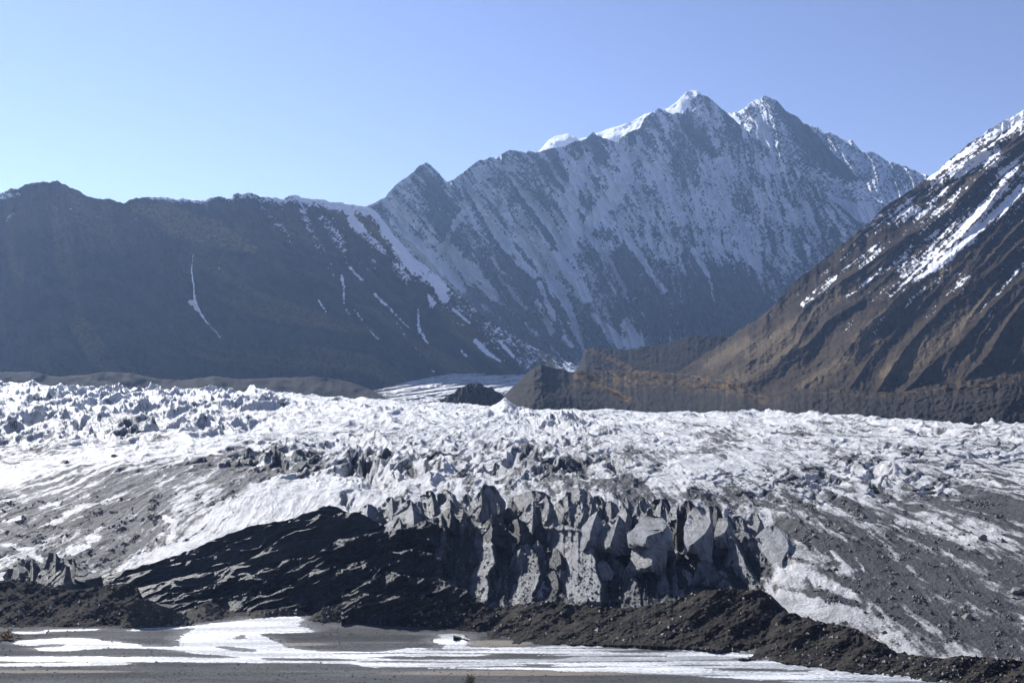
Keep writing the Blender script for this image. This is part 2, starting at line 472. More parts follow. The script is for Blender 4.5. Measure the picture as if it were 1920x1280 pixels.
# main mountain
KM = [(640, 1.0), (740, .92), (900, .78), (1150, .55), (1300, .3), (1420, .3), (1600, .6)]
COUL = [([(737, 415), (766, 443), (798, 476), (827, 508), (856, 540), (884, 566), (906, 575), (945, 607), (985, 632)], [7, 9, 13, 16, 13, 12, 6, 4, 2]),
        ([(841, 458), (856, 486), (884, 515), (913, 544), (938, 569)], [6, 13, 17, 13, 6]),
        ([(870, 393), (841, 443), (827, 472)], 6),
        ([(863, 335), (884, 364), (906, 400), (927, 433), (953, 465), (978, 494), (1003, 515)], [2, 4, 6, 8, 10, 9, 8]),
        ([(938, 303), (956, 332), (981, 364), (1003, 393), (1032, 425), (1050, 462)], [3, 4, 5, 5, 6, 6]),
        ([(971, 436), (996, 476), (1017, 508), (1039, 530), (1057, 551)], [3, 5, 5, 6, 7]),
        ([(1104, 290), (1088, 320), (1075, 343), (1068, 386), (1077, 429), (1064, 458), (1042, 497), (1028, 515)], [5, 9, 12, 13, 14, 12, 9, 7]),
        ([(1157, 270), (1175, 300), (1172, 328), (1150, 372), (1125, 393), (1104, 425)], [4, 8, 12, 14, 13, 10]),
        ([(1200, 262), (1185, 300)], 6), ([(1225, 310), (1242, 345), (1256, 352)], 6),
        ([(1100, 436), (1121, 465), (1150, 501), (1172, 544)], 4), ([(1168, 436), (1193, 472), (1218, 508), (1244, 544)], 6),
        ([(1028, 515), (1053, 553), (1071, 589), (1086, 636), (1096, 660)], [8, 9, 7, 5, 4]),
        ([(1111, 589), (1136, 614), (1157, 636), (1185, 650)], [3, 8, 13, 14]), ([(1175, 610), (1198, 640)], 12),
        ([(1007, 564), (1021, 592), (1035, 621)], 6), ([(985, 607), (1003, 628)], 4), ([(1007, 625), (1032, 650), (1060, 679)], 4),
        ([(1057, 632), (1071, 650)], 4), ([(990, 672), (1003, 690)], 8), ([(1300, 470), (1330, 520), (1340, 560)], 4),
        ([(1395, 470), (1420, 500)], 8), ([(1060, 500), (1100, 560)], 10), ([(1010, 530), (1040, 600)], 5), ([(935, 520), (985, 580)], 5)]
DARKM = [([(815, 350), (828, 400), (835, 440)], [14, 24, 18]), ([(955, 480), (985, 530), (1005, 560)], 15), ([(1180, 480), (1215, 540), (1240, 600)], 16),
         ([(1330, 540), (1320, 610)], 34), ([(1400, 540), (1420, 600)], 30), ([(870, 350), (905, 415), (940, 470)], 4), ([(950, 330), (1000, 400), (1040, 455)], 4),
         ([(1112, 255), (1130, 290)], 9), ([(1160, 480), (1185, 540)], 10), ([(880, 560), (960, 620), (1040, 670)], 16), ([(900, 470), (960, 560), (1030, 640)], 5), ([(1280, 230), (1340, 290)], 8), ([(1030, 280), (1060, 330)], 6)]
def disp_m(px, py, v):
    k = np.interp(px, *zip(*KM)).astype(f32)
    r1, r2 = rock_ribs(px, py, k, 62, 81)
    s = -120 * r1 - 80 * r2 - 26 * fbm(px / 9, py / 9, 4, 80)
    for p, wd in COUL[:13]: s += 70 * stroke(px, py, p, [x * 2 for x in wd] if isinstance(wd, list) else wd * 2, 1.5)
    for p, wd in DARKM[:4]: s -= 110 * stroke(px, py, p, [x * 1.5 for x in wd] if isinstance(wd, list) else wd * 1.5, 1.5)
    return s
def att_m(px, py, v, d):
    k = np.interp(px, *zip(*KM)).astype(f32)
    r1, r2 = rock_ribs(px, py, k, 62, 81)
    wx = px + 5 * fbm(px / 14, py / 14, 3, 90); wy = py + 5 * fbm(px / 14, py / 14, 3, 91)
    q_ = px - k * (py - 400) + 12 * fbm(px / 50, py / 50, 2, 88)
    s = .46 + .85 * hatch(px, py, 84, .72) + 1.0 * fbm(q_ / 11, py / 70, 4, 86, .65) + .55 * (.45 - r1) + .5 * (.4 - r2)
    s -= .42 * sstep(470, 680, py) + .25 * sstep(430, 620, py) * sstep(1000, 850, px)
    s -= .30 * blob(px, py, 860, 620, 140, 80)
    s += .12 * blob(px, py, 1250, 380, 240, 90)
    for p, wd in COUL: s += 1.0 * stroke(wx, wy, p, wd, .8)
    for p, wd in DARKM: s -= .62 * stroke(wx, wy, p, wd, 1.4)
    s += .35 * sstep(0.03, 0.0, 1 - v) * (px < 770)
    return {'snow': s, 'grass_or_sun': px * 0}
TOPM = [(560, 470), (640, 400), (690, 386), (705, 378), (720, 372), (728, 362), (740, 348), (760, 333), (772, 325), (785, 312), (798, 305), (808, 309), (818, 320), (828, 331), (838, 341), (847, 338), (858, 331), (870, 322), (880, 313), (899, 300), (912, 299), (924, 294), (930, 298), (942, 288), (956, 281), (970, 284), (978, 283), (986, 287), (992, 283), (1004, 286), (1010, 285), (1025, 280), (1039, 277), (1060, 275), (1077, 264), (1089, 265), (1100, 258), (1112, 249), (1124, 256), (1136, 260), (1146, 264), (1154, 267), (1168, 255), (1184, 246), (1200, 240), (1208, 222), (1220, 213), (1235, 203), (1251, 210), (1262, 214), (1270, 211), (1280, 214), (1290, 200), (1296, 188), (1304, 181), (1312, 177), (1327, 181), (1340, 192), (1352, 203), (1366, 215), (1385, 232), (1410, 252), (1440, 278), (1470, 303), (1495, 321), (1530, 350), (1567, 379), (1600, 408), (1640, 440), (1680, 470)]
o, _ = relief('main_mountain', 560, 1680, TOPM, [(560, 720), (1090, 700), (1680, 700)],
       [(560, 5200), (800, 6200), (1000, 7000), (1300, 8000), (1680, 7200)], [(560, 4700), (800, 5300), (1090, 5900), (1300, 6600), (1680, 6300)], M_main, 950, 480,
       disp_m, att_m, rough=3.5, rscale=12, seed=5, curve=1.0)
tag(o, 'tall blue-shaded mountain face streaked with snow gullies', 'mountain', kind='structure')

# ------------------------------------------------------------------ left hill
TOPL = [(-420, 440), (-160, 400), (-80, 372), (0, 363), (20, 355), (35, 353), (50, 345), (70, 342), (95, 340), (112, 341), (122, 346), (135, 352), (150, 360), (168, 369), (185, 373), (200, 373), (215, 375), (225, 379), (232, 381), (240, 377), (255, 371), (270, 370), (300, 369), (330, 373), (345, 373), (358, 374), (370, 375), (385, 376), (395, 370), (405, 369), (415, 368), (425, 373), (435, 372), (438, 364), (447, 362), (455, 364), (465, 361), (478, 364), (488, 370), (497, 368), (508, 371), (520, 370), (530, 374), (545, 366), (560, 367), (575, 372), (590, 374), (600, 373), (615, 378), (640, 380), (668, 385), (690, 388), (702, 394), (720, 414), (742, 445), (775, 482), (800, 500), (830, 524), (860, 552), (890, 578), (920, 600), (950, 622), (1000, 650), (1040, 668), (1075, 683), (1100, 694)]
LS = [([(363, 476), (359, 508), (363, 537), (365, 562), (368, 577), (388, 605), (413, 631)], [.8, 1.2, 1.5, 2.6, 3.6, 1.8, 1.5], 1.3),
      ([(356, 566), (364, 569), (369, 577)], [4, 6, 4], 1.3), ([(411, 476), (413, 515), (415, 544)], 1.7, .55), ([(596, 562), (611, 584)], 2.4, 1),
      ([(640, 517), (645, 538), (644, 567)], 3.2, 1.2), ([(647, 578), (654, 587)], 3, 1), ([(665, 582), (680, 600)], 3, 1), ([(688, 614), (712, 639)], 1.8, .9),
      ([(658, 503), (668, 516), (680, 526)], 3, 1.1), ([(701, 551), (730, 578), (766, 614)], [2.5, 3.6, 2], 1.1), ([(742, 602), (762, 632)], 2, .9),
      ([(784, 582), (786, 618), (802, 643)], [2, 4.5, 2], 1.1), ([(778, 650), (792, 672)], 1.4, .7), ([(803, 552), (810, 569)], [2, 8], 1), ([(822, 540), (832, 560)], 8, .6),
      ([(892, 640), (913, 661), (938, 677)], [5, 5, 2], 1.1), ([(935, 639), (963, 668)], 2.4, 1), ([(866, 657), (874, 668)], 3, 1), ([(850, 580), (880, 605)], 2.5, .7),
      ([(492, 393), (539, 444), (560, 487)], [9, 9, 4], .55), ([(568, 397), (593, 451), (611, 487), (625, 516)], [8, 9, 9, 5], .62),
      ([(604, 408), (640, 460), (652, 500)], [9, 13, 7], .65), ([(662, 418), (687, 443), (719, 472)], [10, 11, 7], .7), ([(651, 400), (676, 429)], 7, .6),
      ([(720, 430), (770, 490), (830, 540)], [10, 14, 10], .6), ([(740, 500), (760, 525)], 10, .45), ([(252, 404), (266, 462)], 7, .38), ([(111, 368), (108, 400), (111, 433), (115, 458)], [5, 5, 4, 3], .45),
      ([(75, 380), (76, 410)], 5, .35), ([(133, 385), (130, 405)], 4, .5), ([(10, 412), (25, 402)], 4, .8), ([(-20, 365), (10, 368), (36, 364)], [8, 8, 5], .9), ([(60, 345), (100, 342)], 3, .6), ([(282, 497), (300, 512)], 5, .35),
      ([(675, 490), (690, 505)], 8, .5), ([(695, 480), (705, 500)], 6, .5), ([(378, 696), (383, 702)], 2, .8), ([(805, 690), (820, 700)], 2, .7), ([(520, 650), (530, 660)], 2, .5)]
def k_l(px): return np.interp(px, [0, 200, 400, 700, 1100], [.05, .2, .45, .85, 1.0]).astype(f32)
def disp_l(px, py, v):
    r1, r2 = rock_ribs(px, py, k_l(px), 85, 101)
    s = -30 * r1 - 12 * r2 - 7 * fbm(px / 10, py / 10, 4, 100)
    s -= 120 * stroke(px, py, [(250, 375), (330, 425), (420, 452), (480, 490), (560, 560), (640, 640)], [40, 50, 60, 60, 60, 50], 2)
    s -= 150 * stroke(px, py, [(60, 360), (120, 480), (170, 640)], [60, 90, 110], 2)
    s += 60 * stroke(px, py, [(225, 385), (262, 450), (300, 560), (350, 650)], [20, 30, 30, 30], 2)
    return s
def att_l(px, py, v, d):
    r1, r2 = rock_ribs(px, py, k_l(px), 85, 101)
    wx = px + 2.5 * fbm(px / 9, py / 9, 3, 190); wy = py + 2.5 * fbm(px / 9, py / 9, 3, 191)
    h = hatch(px, py, 184, .8)
    tp = line(TOPL, px.astype(float)).astype(f32)
    s = -.55 + 1.0 * h + .0 * r1
    s += .98 * sstep(26, 3, py - tp) * sstep(395, 470, px) * sstep(760, 700, px)
    s += 1.2 * sstep(14, 2, py - tp) * sstep(245, 290, px) * sstep(470, 380, px)
    s += .52 * sstep(120, 10, py - tp) * sstep(440, 620, px) + .35 * sstep(90, 20, py - tp) * sstep(690, 740, px)
    for p, wd, a in LS: s += a * 1.1 * stroke(wx, wy, p, wd, .9)
    g = 1.3 * stroke(wx, wy, [(252, 388), (300, 402), (340, 420), (400, 436), (440, 455), (475, 466)], [6, 11, 17, 15, 11, 5], 1.5) * (.75 + fbm(px / 14, py / 6, 3, 99))  # ochre stroke paints the sunlit shoulder of the hill
    g += np.clip(1.5 * fbm((px - k_l(px) * py) / 40, py / 160, 4, 192), 0, .8) + .30 * blob(px, py, 150, 400, 180, 50) + .2 * blob(px, py, 320, 640, 160, 60)
    return {'snow': s, 'grass_or_sun': np.clip(g, 0, 1)}
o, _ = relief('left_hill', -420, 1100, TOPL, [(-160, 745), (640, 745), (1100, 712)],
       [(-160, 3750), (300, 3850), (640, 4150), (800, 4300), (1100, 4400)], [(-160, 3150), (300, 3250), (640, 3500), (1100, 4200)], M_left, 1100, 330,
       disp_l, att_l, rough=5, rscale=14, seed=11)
tag(o, 'long dark brown hill in shade with a thin snow line and narrow snow gullies', 'hill', kind='structure')

# pale lateral moraine under the left hill
o, _ = relief('left_moraine_band', -420, 730, [(-160, 698), (0, 698), (60, 697), (110, 707), (160, 702), (200, 697), (250, 700), (300, 711), (340, 713), (400, 705), (450, 711), (520, 708), (590, 706), (640, 712), (690, 727), (730, 748)],
       [(-160, 760), (800, 760)], [(-160, 2560), (800, 2560)], [(-160, 2440), (800, 2440)], M_wall_left, 420, 30,
       lambda px, py, v: -9 * fbm(px / 30, py / 20, 4, 7), None, rough=2, rscale=25)
tag(o, 'pale grey moraine band at the foot of the left hill', 'moraine', kind='structure')

# ------------------------------------------------------------------ right hill
AX, AY = 2418., -178.
def theta(px, py): return np.arctan2(py - AY, AX - px) * 1000      # gully fan coordinate
RS = [([(1740, 335), (1762, 321), (1797, 294)], 3.5, 1), ([(1797, 295), (1855, 252), (1920, 213), (1990, 170)], [4, 8, 8, 8], 1.1), ([(1794, 325), (1840, 292)], 12, .75),
      ([(1884, 350), (1855, 379), (1819, 422), (1790, 443), (1747, 476), (1704, 508), (1668, 544), (1639, 562)], [9, 12, 16, 15, 17, 17, 15, 8], .85),
      ([(1925, 345), (1869, 400), (1840, 425), (1812, 454), (1776, 484), (1743, 508), (1720, 525)], [5, 7, 8, 8, 8, 6, 4], 1.3),
      ([(1758, 434), (1711, 466), (1668, 499), (1625, 528), (1585, 558)], [6, 6, 5, 5, 3], 1.2), ([(1672, 447), (1639, 480), (1614, 501)], 6, .95), ([(1640, 462), (1610, 490)], 7, .6),
      ([(1564, 519), (1531, 547), (1505, 572)], [6, 9, 6], .95), ([(1761, 524), (1733, 546), (1697, 578)], 8, .8), ([(1812, 515), (1776, 549)], 12, .62), ([(1840, 500), (1810, 540)], 8, .5),
      ([(1720, 580), (1690, 600)], 12, .55), ([(1664, 592), (1636, 625)], 6, .62), ([(1925, 490), (1891, 528), (1869, 553)], 3.5, .9), ([(1900, 470), (1925, 455)], 8, .5),
      ([(1700, 380), (1690, 410), (1720, 400)], 10, .45), ([(1760, 350), (1740, 390)], 16, .45), ([(1860, 290), (1890, 320)], 18, .5), ([(1880, 250), (1930, 230)], 14, .6),
      ([(1620, 600), (1560, 640)], 12, .3), ([(1500, 560), (1520, 545)], 9, .5), ([(1480, 612), (1500, 590)], 5, .4), ([(1830, 560), (1780, 600)], 14, .3), ([(1910, 300), (1940, 330)], 14, .5)]
TAN = [([(1607, 528), (1567, 557), (1510, 596), (1460, 630), (1400, 660)], [5, 9, 8, 10, 10]), ([(1812, 470), (1740, 530), (1680, 570), (1600, 640)], [5, 7, 6, 4]), ([(1500, 640), (1420, 690), (1360, 720)], 12), ([(1400, 640), (1330, 680)], 8), ([(1860, 550), (1780, 630), (1700, 700)], 6), ([(1640, 640), (1560, 690), (1500, 730)], 7), ([(1740, 640), (1660, 700)], 8)]
def ribs_r(px, py):
    th = theta(px, py) + 22 * fbm(px / 230, py / 230, 2, 201) + 4 * fbm(px / 30, py / 30, 3, 204)
    rr = np.hypot(px - AX, py - AY)
    return ridged(th / 60, rr / 420, 2, 202, .4), .5 + .7 * fbm(th / 14, rr / 90, 4, 203, .6)
def disp_r(px, py, v):
    r1, r2 = ribs_r(px, py)
    s = (-75 * r1 - 17 * r2) * (.75 + .6 * fbm(px / 150, py / 150, 2, 205)) - 12 * fbm(px / 12, py / 12, 5, 200, .6)
    for p, wd in TAN[:3]: s -= 22 * stroke(px, py, p, 16, 2)
    return s
def att_r(px, py, v, d):
    r1, r2 = ribs_r(px, py)
    wx = px + 5 * fbm(px / 12, py / 12, 4, 290); wy = py + 5 * fbm(px / 12, py / 12, 4, 291)
    rr_ = np.hypot(px - AX, py - AY)
    s = -.38 + 1.05 * hatch(px, py, 284, .9) + 1.1 * fbm(theta(px, py) / 9, rr_ / 110, 4, 287, .65) + .52 * sstep(560, 330, py) + .25 * fbm(theta(px, py) / 40, np.hypot(px - AX, py - AY) / 200, 3, 286) + .15 * (.5 - r2)
    for p, wd, a in RS: s += a * .72 * stroke(wx, wy, p, wd, 1.0)
    s -= .6 * sstep(600, 700, py)
    g = .35 * sstep(500, 640, py) * (.5 + fbm(px / 40, py / 40, 3, 9))
    for p, wd in TAN: g += .9 * stroke(wx, wy, p, wd, 1.5)
    return {'snow': s, 'grass_or_sun': np.clip(g, 0, 1)}
TOPR = [(1262, 700), (1280, 692), (1300, 678), (1330, 658), (1365, 636), (1385, 618), (1415, 602), (1442, 581), (1470, 552), (1496, 523), (1520, 505), (1546, 485), (1575, 460), (1600, 442), (1611, 431), (1625, 425), (1639, 407), (1660, 386), (1675, 377), (1700, 362), (1740, 333), (1762, 318), (1783, 297), (1800, 284), (1819, 268), (1838, 256), (1855, 242), (1875, 231), (1891, 223), (1920, 206), (1960, 180), (2060, 120), (2160, 90), (2520, -60)]
o, _ = relief('right_hill', 1262, 2520, TOPR, [(1262, 712), (1400, 745), (1500, 770), (2160, 800)],
       [(1262, 3100), (1500, 3300), (1740, 3500), (2160, 3400)], [(1262, 3050), (1400, 2600), (1600, 2350), (2160, 2250)], M_right, 960, 560,
       disp_r, att_r, rough=4, rscale=14, seed=15)
tag(o, 'steep brown mountainside on the right with diagonal snow-filled gullies', 'hill', kind='structure')

# dark bench between the mountains
def att_b(px, py, v, d):
    return {'grass_or_sun': np.clip(.9 * stroke(px, py, [(1100, 655), (1130, 665), (1180, 690)], 5) * (fbm(px / 8, py / 5, 2, 3) + .6), 0, 1)}
o, _ = relief('dark_bench', 1070, 1480, [(1070, 705), (1085, 688), (1092, 668), (1097, 656), (1112, 652), (1150, 655), (1180, 654), (1215, 650), (1250, 643), (1275, 636), (1300, 630), (1345, 628), (1370, 631), (1480, 640)],
       [(1070, 735), (1480, 735)], [(1070, 3250), (1480, 3500)], [(1070, 2900), (1480, 2950)], M_bench, 260, 90,
       lambda px, py, v: -10 * ridged(px / 70, py / 30, 3, 17) - 8 * fbm(px / 8, py / 6, 3, 18), att_b, rough=3, rscale=18, seed=2)
tag(o, 'dark shaded terrace between the snowy mountain and the right hillside', 'hill', kind='structure')

# lateral moraine cliff on the right of the valley
def disp_w(px, py, v):
    gul = ridged(px / 42 + .8 * fbm(px / 40, py / 30, 3, 30), py / 60, 3, 31)
    s = -11 * gul - 9 * fbm(px / 9, py / 7, 4, 32) - 30 * fbm(px / 120, py / 60, 2, 36)
    s -= 60 * stroke(px, py, [(1000, 690), (985, 730), (960, 770)], [30, 45, 60], 2)
    s += 40 * stroke(px, py, [(1150, 700), (1170, 760)], 30, 2)
    return s
def att_w(px, py, v, d):
    g = sstep(.62, .85, v) * sstep(1050, 1090, px) * sstep(1480, 1400, px) * sstep(-.15, .15, fbm(px / 14, py / 6, 3, 33))
    g += .5 * sstep(.8, .9, v) * sstep(1480, 1550, px) * sstep(0, .2, fbm(px / 14, py / 6, 3, 34))
    g += 1.2 * stroke(px, py, [(1080, 705), (1115, 722), (1150, 735), (1180, 750)], 5)
    return {'grass_or_sun': np.clip(g, 0, 1)}
WTOP = [(835, 775), (900, 765), (930, 752), (948, 738), (962, 724), (975, 713), (988, 700), (1001, 688), (1014, 684), (1030, 687), (1042, 691), (1058, 693), (1075, 698), (1090, 692), (1130, 694), (1200, 694), (1260, 699), (1330, 705), (1390, 715), (1420, 738), (1450, 745), (1480, 733), (1520, 728), (1580, 728), (1630, 735), (1690, 735), (1740, 722), (1800, 716), (1860, 706), (1920, 698), (2160, 680)]
o, W_ = relief('right_moraine_wall', 835, 2520, WTOP, [(835, 800), (2160, 830)],
       [(835, 2450), (1000, 2500), (1300, 2850), (1450, 2300), (1700, 2100), (2160, 1950)], [(835, 2250), (1300, 2150), (1600, 1950), (2160, 1750)], M_wall, 1100, 110,
       disp_w, att_w, rough=3.5, rscale=16, seed=22, curve=1.6)
tag(o, 'eroded brown moraine cliff with autumn scrub along its rim', 'moraine', kind='structure')
o, _ = relief('debris_cone', 800, 960, [(800, 765), (822, 752), (840, 742), (858, 730), (872, 722), (882, 718), (890, 719), (897, 716), (905, 722), (915, 728), (921, 724), (928, 732), (938, 736), (950, 748), (960, 765)],
       [(800, 785), (960, 790)], [(800, 2150), (960, 2150)], [(800, 2080), (960, 2080)], M_wall, 150, 60,
       lambda px, py, v: -20 * ridged(px / 14, py / 25, 3, 41), lambda px, py, v, d: {'grass_or_sun': px * 0}, rough=5, rscale=9, seed=7)
tag(o, 'small dark rubble cone standing on the glacier before the moraine cliff', 'moraine', kind='structure')

# upper glacier tongue
def disp_up(px, py, v):
    return 150 * (ridged((px + 4 * py) / 120, (py + .12 * px) / 14, 3, 51) - .4) + 40 * fbm(px / 12, py / 4, 3, 53)
o, _ = relief('upper_glacier', 640, 1130, [(640, 745), (690, 735), (740, 722), (780, 712), (830, 703), (880, 696), (930, 694), (975, 692), (1010, 689), (1060, 687), (1090, 686), (1130, 690)],
       [(640, 775), (1130, 775)], [(640, 2700), (930, 4300), (1130, 4700)], [(640, 2150), (1130, 2250)], M_farice, 500, 160,
       disp_up, lambda px, py, v, d: {'debris': .12 + .25 * sstep(.1, .5, ridged((px + 6 * py) / 200, (py - .05 * px) / 7, 2, 52)) + .5 * sstep(760, 690, px)}, rough=2, rscale=25, seed=8, curve=1.3, backdrop=.1)
tag(o, 'pale upper glacier tongue winding down behind the moraine', 'glacier', kind='structure')

# ------------------------------------------------------------------ main glacier
GC = {  # per column: (photo row, distance)
    -620: [(712, 2400), (735, 2050), (765, 1620), (805, 1250), (855, 980), (905, 830), (955, 740), (1005, 680), (1065, 612), (1120, 560)],
    -160: [(716, 2300), (740, 2000), (770, 1600), (810, 1240), (860, 970), (910, 820), (960, 730), (1010, 670), (1070, 605), (1125, 555)],
    200: [(728, 2200), (745, 1900), (770, 1520), (810, 1140), (860, 900), (910, 780), (960, 705), (1010, 655), (1070, 604), (1125, 556)],
    500: [(735, 2100), (752, 1750), (775, 1430), (810, 1090), (860, 850), (910, 735), (960, 665), (1010, 627), (1070, 586), (1130, 540)],
    700: [(748, 1950), (762, 1620), (785, 1300), (820, 1010), (860, 830), (905, 715), (945, 655), (1000, 618), (1070, 570), (1150, 508)],
    800: [(755, 1850), (770, 1550), (790, 1270), (820, 1020), (860, 820), (900, 710), (940, 640), (990, 614), (1065, 562), (1155, 504)],
    1000: [(770, 1700), (780, 1500), (795, 1280), (820, 1050), (860, 810), (900, 690), (938, 628), (985, 608), (1062, 558), (1160, 502)],
    1200: [(770, 1700), (780, 1500), (795, 1270), (820, 1050), (860, 800), (900, 690), (938, 628), (985, 608), (1062, 558), (1160, 502)],
    1380: [(776, 1640), (787, 1420), (802, 1200), (828, 990), (866, 800), (906, 690), (945, 628), (1000, 600), (1070, 552), (1165, 496)],
    1500: [(774, 1600), (787, 1400), (805, 1180), (830, 980), (870, 790), (910, 690), (955, 615), (1010, 565), (1080, 522), (1172, 488)],
    1700: [(789, 1500), (800, 1340), (818, 1140), (845, 960), (885, 800), (925, 695), (970, 618), (1030, 555), (1120, 490), (1232, 438)],
    2560: [(812, 1350), (824, 1200), (844, 1040), (868, 890), (908, 750), (948, 650), (993, 575), (1068, 505), (1168, 445), (1283, 402)],
    2080: [(803, 1400), (815, 1250), (835, 1080), (860, 920), (900, 775), (940, 670), (985, 592), (1060, 518), (1160, 455), (1275, 405)],
}
def glacier():
    cols = sorted(GC); K = 10
    px1 = np.concatenate([np.linspace(-620, -60, 110, endpoint=False), np.linspace(-60, 1980, 1460), np.linspace(1980, 2560, 120)[1:]])
    nu = len(px1)
    kpy = np.array([[GC[c][k][0] for c in cols] for k in range(K)], float)
    kd = np.array([[GC[c][k][1] for c in cols] for k in range(K)], float)
    cx = np.array(cols, float)
    def sm(a): return sum(np.interp(px1 + o_, cx, a) for o_ in (-60, -30, 0, 30, 60)) / 5
    PYk = np.array([sm(kpy[k]) for k in range(K)]); LDk = np.array([sm(np.log(kd[k])) for k in range(K)])
    counts = [60, 75, 95, 105, 95, 90, 85, 80, 90]
    ts = np.concatenate([np.linspace(i, i + 1, c, endpoint=False) for i, c in enumerate(counts)] + [[9.0]])
    def ev(A):  # Catmull-Rom in t, clamped
        i = np.clip(ts.astype(int), 0, K - 2); f = (ts - i)[:, None]
        p0, p1, p2, p3 = A[np.maximum(i - 1, 0)], A[i], A[i + 1], A[np.minimum(i + 2, K - 1)]
        return .5 * (2 * p1 + (p2 - p0) * f + (2 * p0 - 5 * p1 + 4 * p2 - p3) * f ** 2 + (3 * p1 - p0 - 3 * p2 + p3) * f ** 3)
    py = ev(PYk); d = np.exp(ev(LDk)); px = np.repeat(px1[None], len(ts), 0)
    X, Y, Z = world(px, py, d)
    PX, PY = px.astype(f32), py.astype(f32); x, y = X.astype(f32), Y.astype(f32)
    th = np.arctan2(x - 30, 1750 - y) * 1000; rr = np.hypot(x - 30, y - 1750)
    wx = x + 14 * fbm(x / 60, y / 60, 3, 300); wy = y + 14 * fbm(x / 60, y / 60, 3, 301)
    # roughness map
    rough = .27 + .75 * sstep(880, 760, PY) * sstep(760, 200, PX) + .30 * sstep(870, 780, PY) * sstep(1350, 1700, PX) + .18 * sstep(850, 770, PY)
    for a in ((690, 870, 50, 40, 1.), (500, 868, 70, 28, .9), (800, 885, 60, 25, .7), (980, 880, 60, 25, .6), (940, 860, 200, 30, .35), (1540, 900, 100, 30, .45), (1660, 890, 60, 30, .4), (1075, 800, 60, 14, .8), (655, 950, 20, 15, .6), (260, 850, 60, 30, .2), (60, 860, 90, 50, .25)):
        rough = rough + a[4] * blob(PX, PY, *a[:4])
    rough = rough * (1 - .72 * blob(PX, PY, 470, 990, 190, 60)) * (1 - .55 * blob(PX, PY, 80, 960, 230, 60)) * (1 - .5 * blob(PX, PY, 1330, 885, 120, 25)) * (1 - .5 * sstep(960, 1040, PY) * sstep(1480, 1600, PX))
    big = ridged(wx / 62, wy / 170, 2, 310) - .45
    med = ridged(wx / 25 + .12 * wy / 27, wy / 75, 3, 320, .5) - .45
    sml = ridged(wx / 10, wy / 24, 3, 330, .55) - .4
    wav = fbm(wx / 150, wy / 150, 3, 335)
    flow = ridged((th + 12 * fbm(x / 80, y / 80, 2, 340)) / 26, rr / 120, 3, 341) - .4
    far = sstep(500, 1500, d)
    grv = ridged((th + 16 * fbm(x / 70, y / 70, 3, 346)) / 9, rr / 90, 3, 347, .6) - .4
    rough = rough * (.62 + 1.5 * np.clip(fbm(x / 170, y / 260, 3, 398) + .25, 0, 1))
    hgt = rough * ((10 + 10 * far) * big + (7 + 2 * far) * med + 1.5 * sml) + 5 * wav + 1.8 * flow + 1.2 * grv
    hgt = hgt + .3 * (ridged(x / 4, y / 6, 2, 345) - .4)
    cre = ridged((PY + .12 * PX + 9 * fbm(PX / 70, PY / 18, 3, 391)) / 11, (PX + 60 * fbm(PX / 90, PY / 20, 2, 392)) / 70, 2, 393, .4)
    cz = np.clip(blob(PX, PY, 560, 860, 300, 30) + blob(PX, PY, 950, 870, 260, 32) + .8 * blob(PX, PY, 1560, 905, 240, 26) + .6 * blob(PX, PY, 1100, 820, 260, 20) + .7 * blob(PX, PY, 1750, 850, 200, 30), 0, 1)
    hgt = hgt + cz * 5.5 * (sstep(.55, .95, 1 - cre) * -1 + .3)
    # crevasse pits
    pits = 0
    for a in ((672, 858, 16, 24), (690, 870, 12, 22), (655, 880, 14, 12), (645, 935, 8, 12), (478, 872, 14, 9), (520, 868, 12, 8), (812, 888, 13, 11), (955, 868, 14, 12), (975, 855, 20, 10), (1148, 872, 14, 9), (1530, 912, 12, 5), (1625, 900, 8, 9), (1640, 905, 8, 8), (90, 780, 14, 12), (45, 775, 10, 8), (330, 780, 22, 8), (260, 770, 20, 6), (150, 800, 16, 8)):
        pits = pits + sstep(.25, .6, blob(PX + 6 * fbm(PX / 14, PY / 10, 2, 5), PY, *a)) * (1 + .4 * fbm(PX / 5, PY / 12, 2, 6))
    hgt = hgt - 9 * pits
    # white ice cone in front of the moraine cliff and a few knolls on the skyline
    for a in ((948, 768, 22, 22, 16), (925, 772, 40, 14, 6), (985, 772, 20, 10, 5), (470, 738, 30, 12, 6), (500, 740, 40, 12, 3), (1480, 780, 40, 12, 4), (55, 728, 60, 14, 5), (1228, 776, 20, 10, 3), (1700, 800, 60, 14, 3), (1660, 890, 20, 14, 5)):
        hgt = hgt + a[4] * np.maximum(0, 1 - np.hypot((PX - a[0]) / a[2], (PY - a[1]) / a[3]) * .8) ** 1.2
    # steep dirty front: buttress ribs
    fr = sstep(600, 700, PX) * sstep(1500, 1400, PX) * sstep(960, 1000, PY)
    saw = ridged(PX / 70 + .6 * fbm(PX / 60, PY / 50, 2, 350), PY / 260, 2, 351) - .4
    hgt = hgt * (1 - .3 * fr) + fr * (5 * saw + 4 * (ridged(x / 11, y / 16, 4, 352, .55) - .4)) - 9 * fr * sstep(1000, 975, PY) - 3 * fr
    lo = sstep(1090, 1130, PY) * sstep(650, 500, PX)
    hgt = hgt * (1 - lo)
    fade = np.minimum(1, (9 - ts[:, None]) * 1.2)
    Z = Z + hgt * (.25 + .75 * fade) * sstep(0, .25, ts[:, None] + .12)
    # debris cover
    stre = fbm((th + 10 * fbm(x / 60, y / 60, 2, 361)) / 9, rr / 110, 4, 360, .65)
    fine = fbm(x / 7, y / 12, 4, 362, .65)
    de = .18 + 1.45 * stre + .75 * fine + .45 * np.clip(-med, 0, 1) + 1.3 * np.clip(fbm(wx / 30, wy / 75, 4, 366, .6) - .05, 0, 1) - .3 * grv
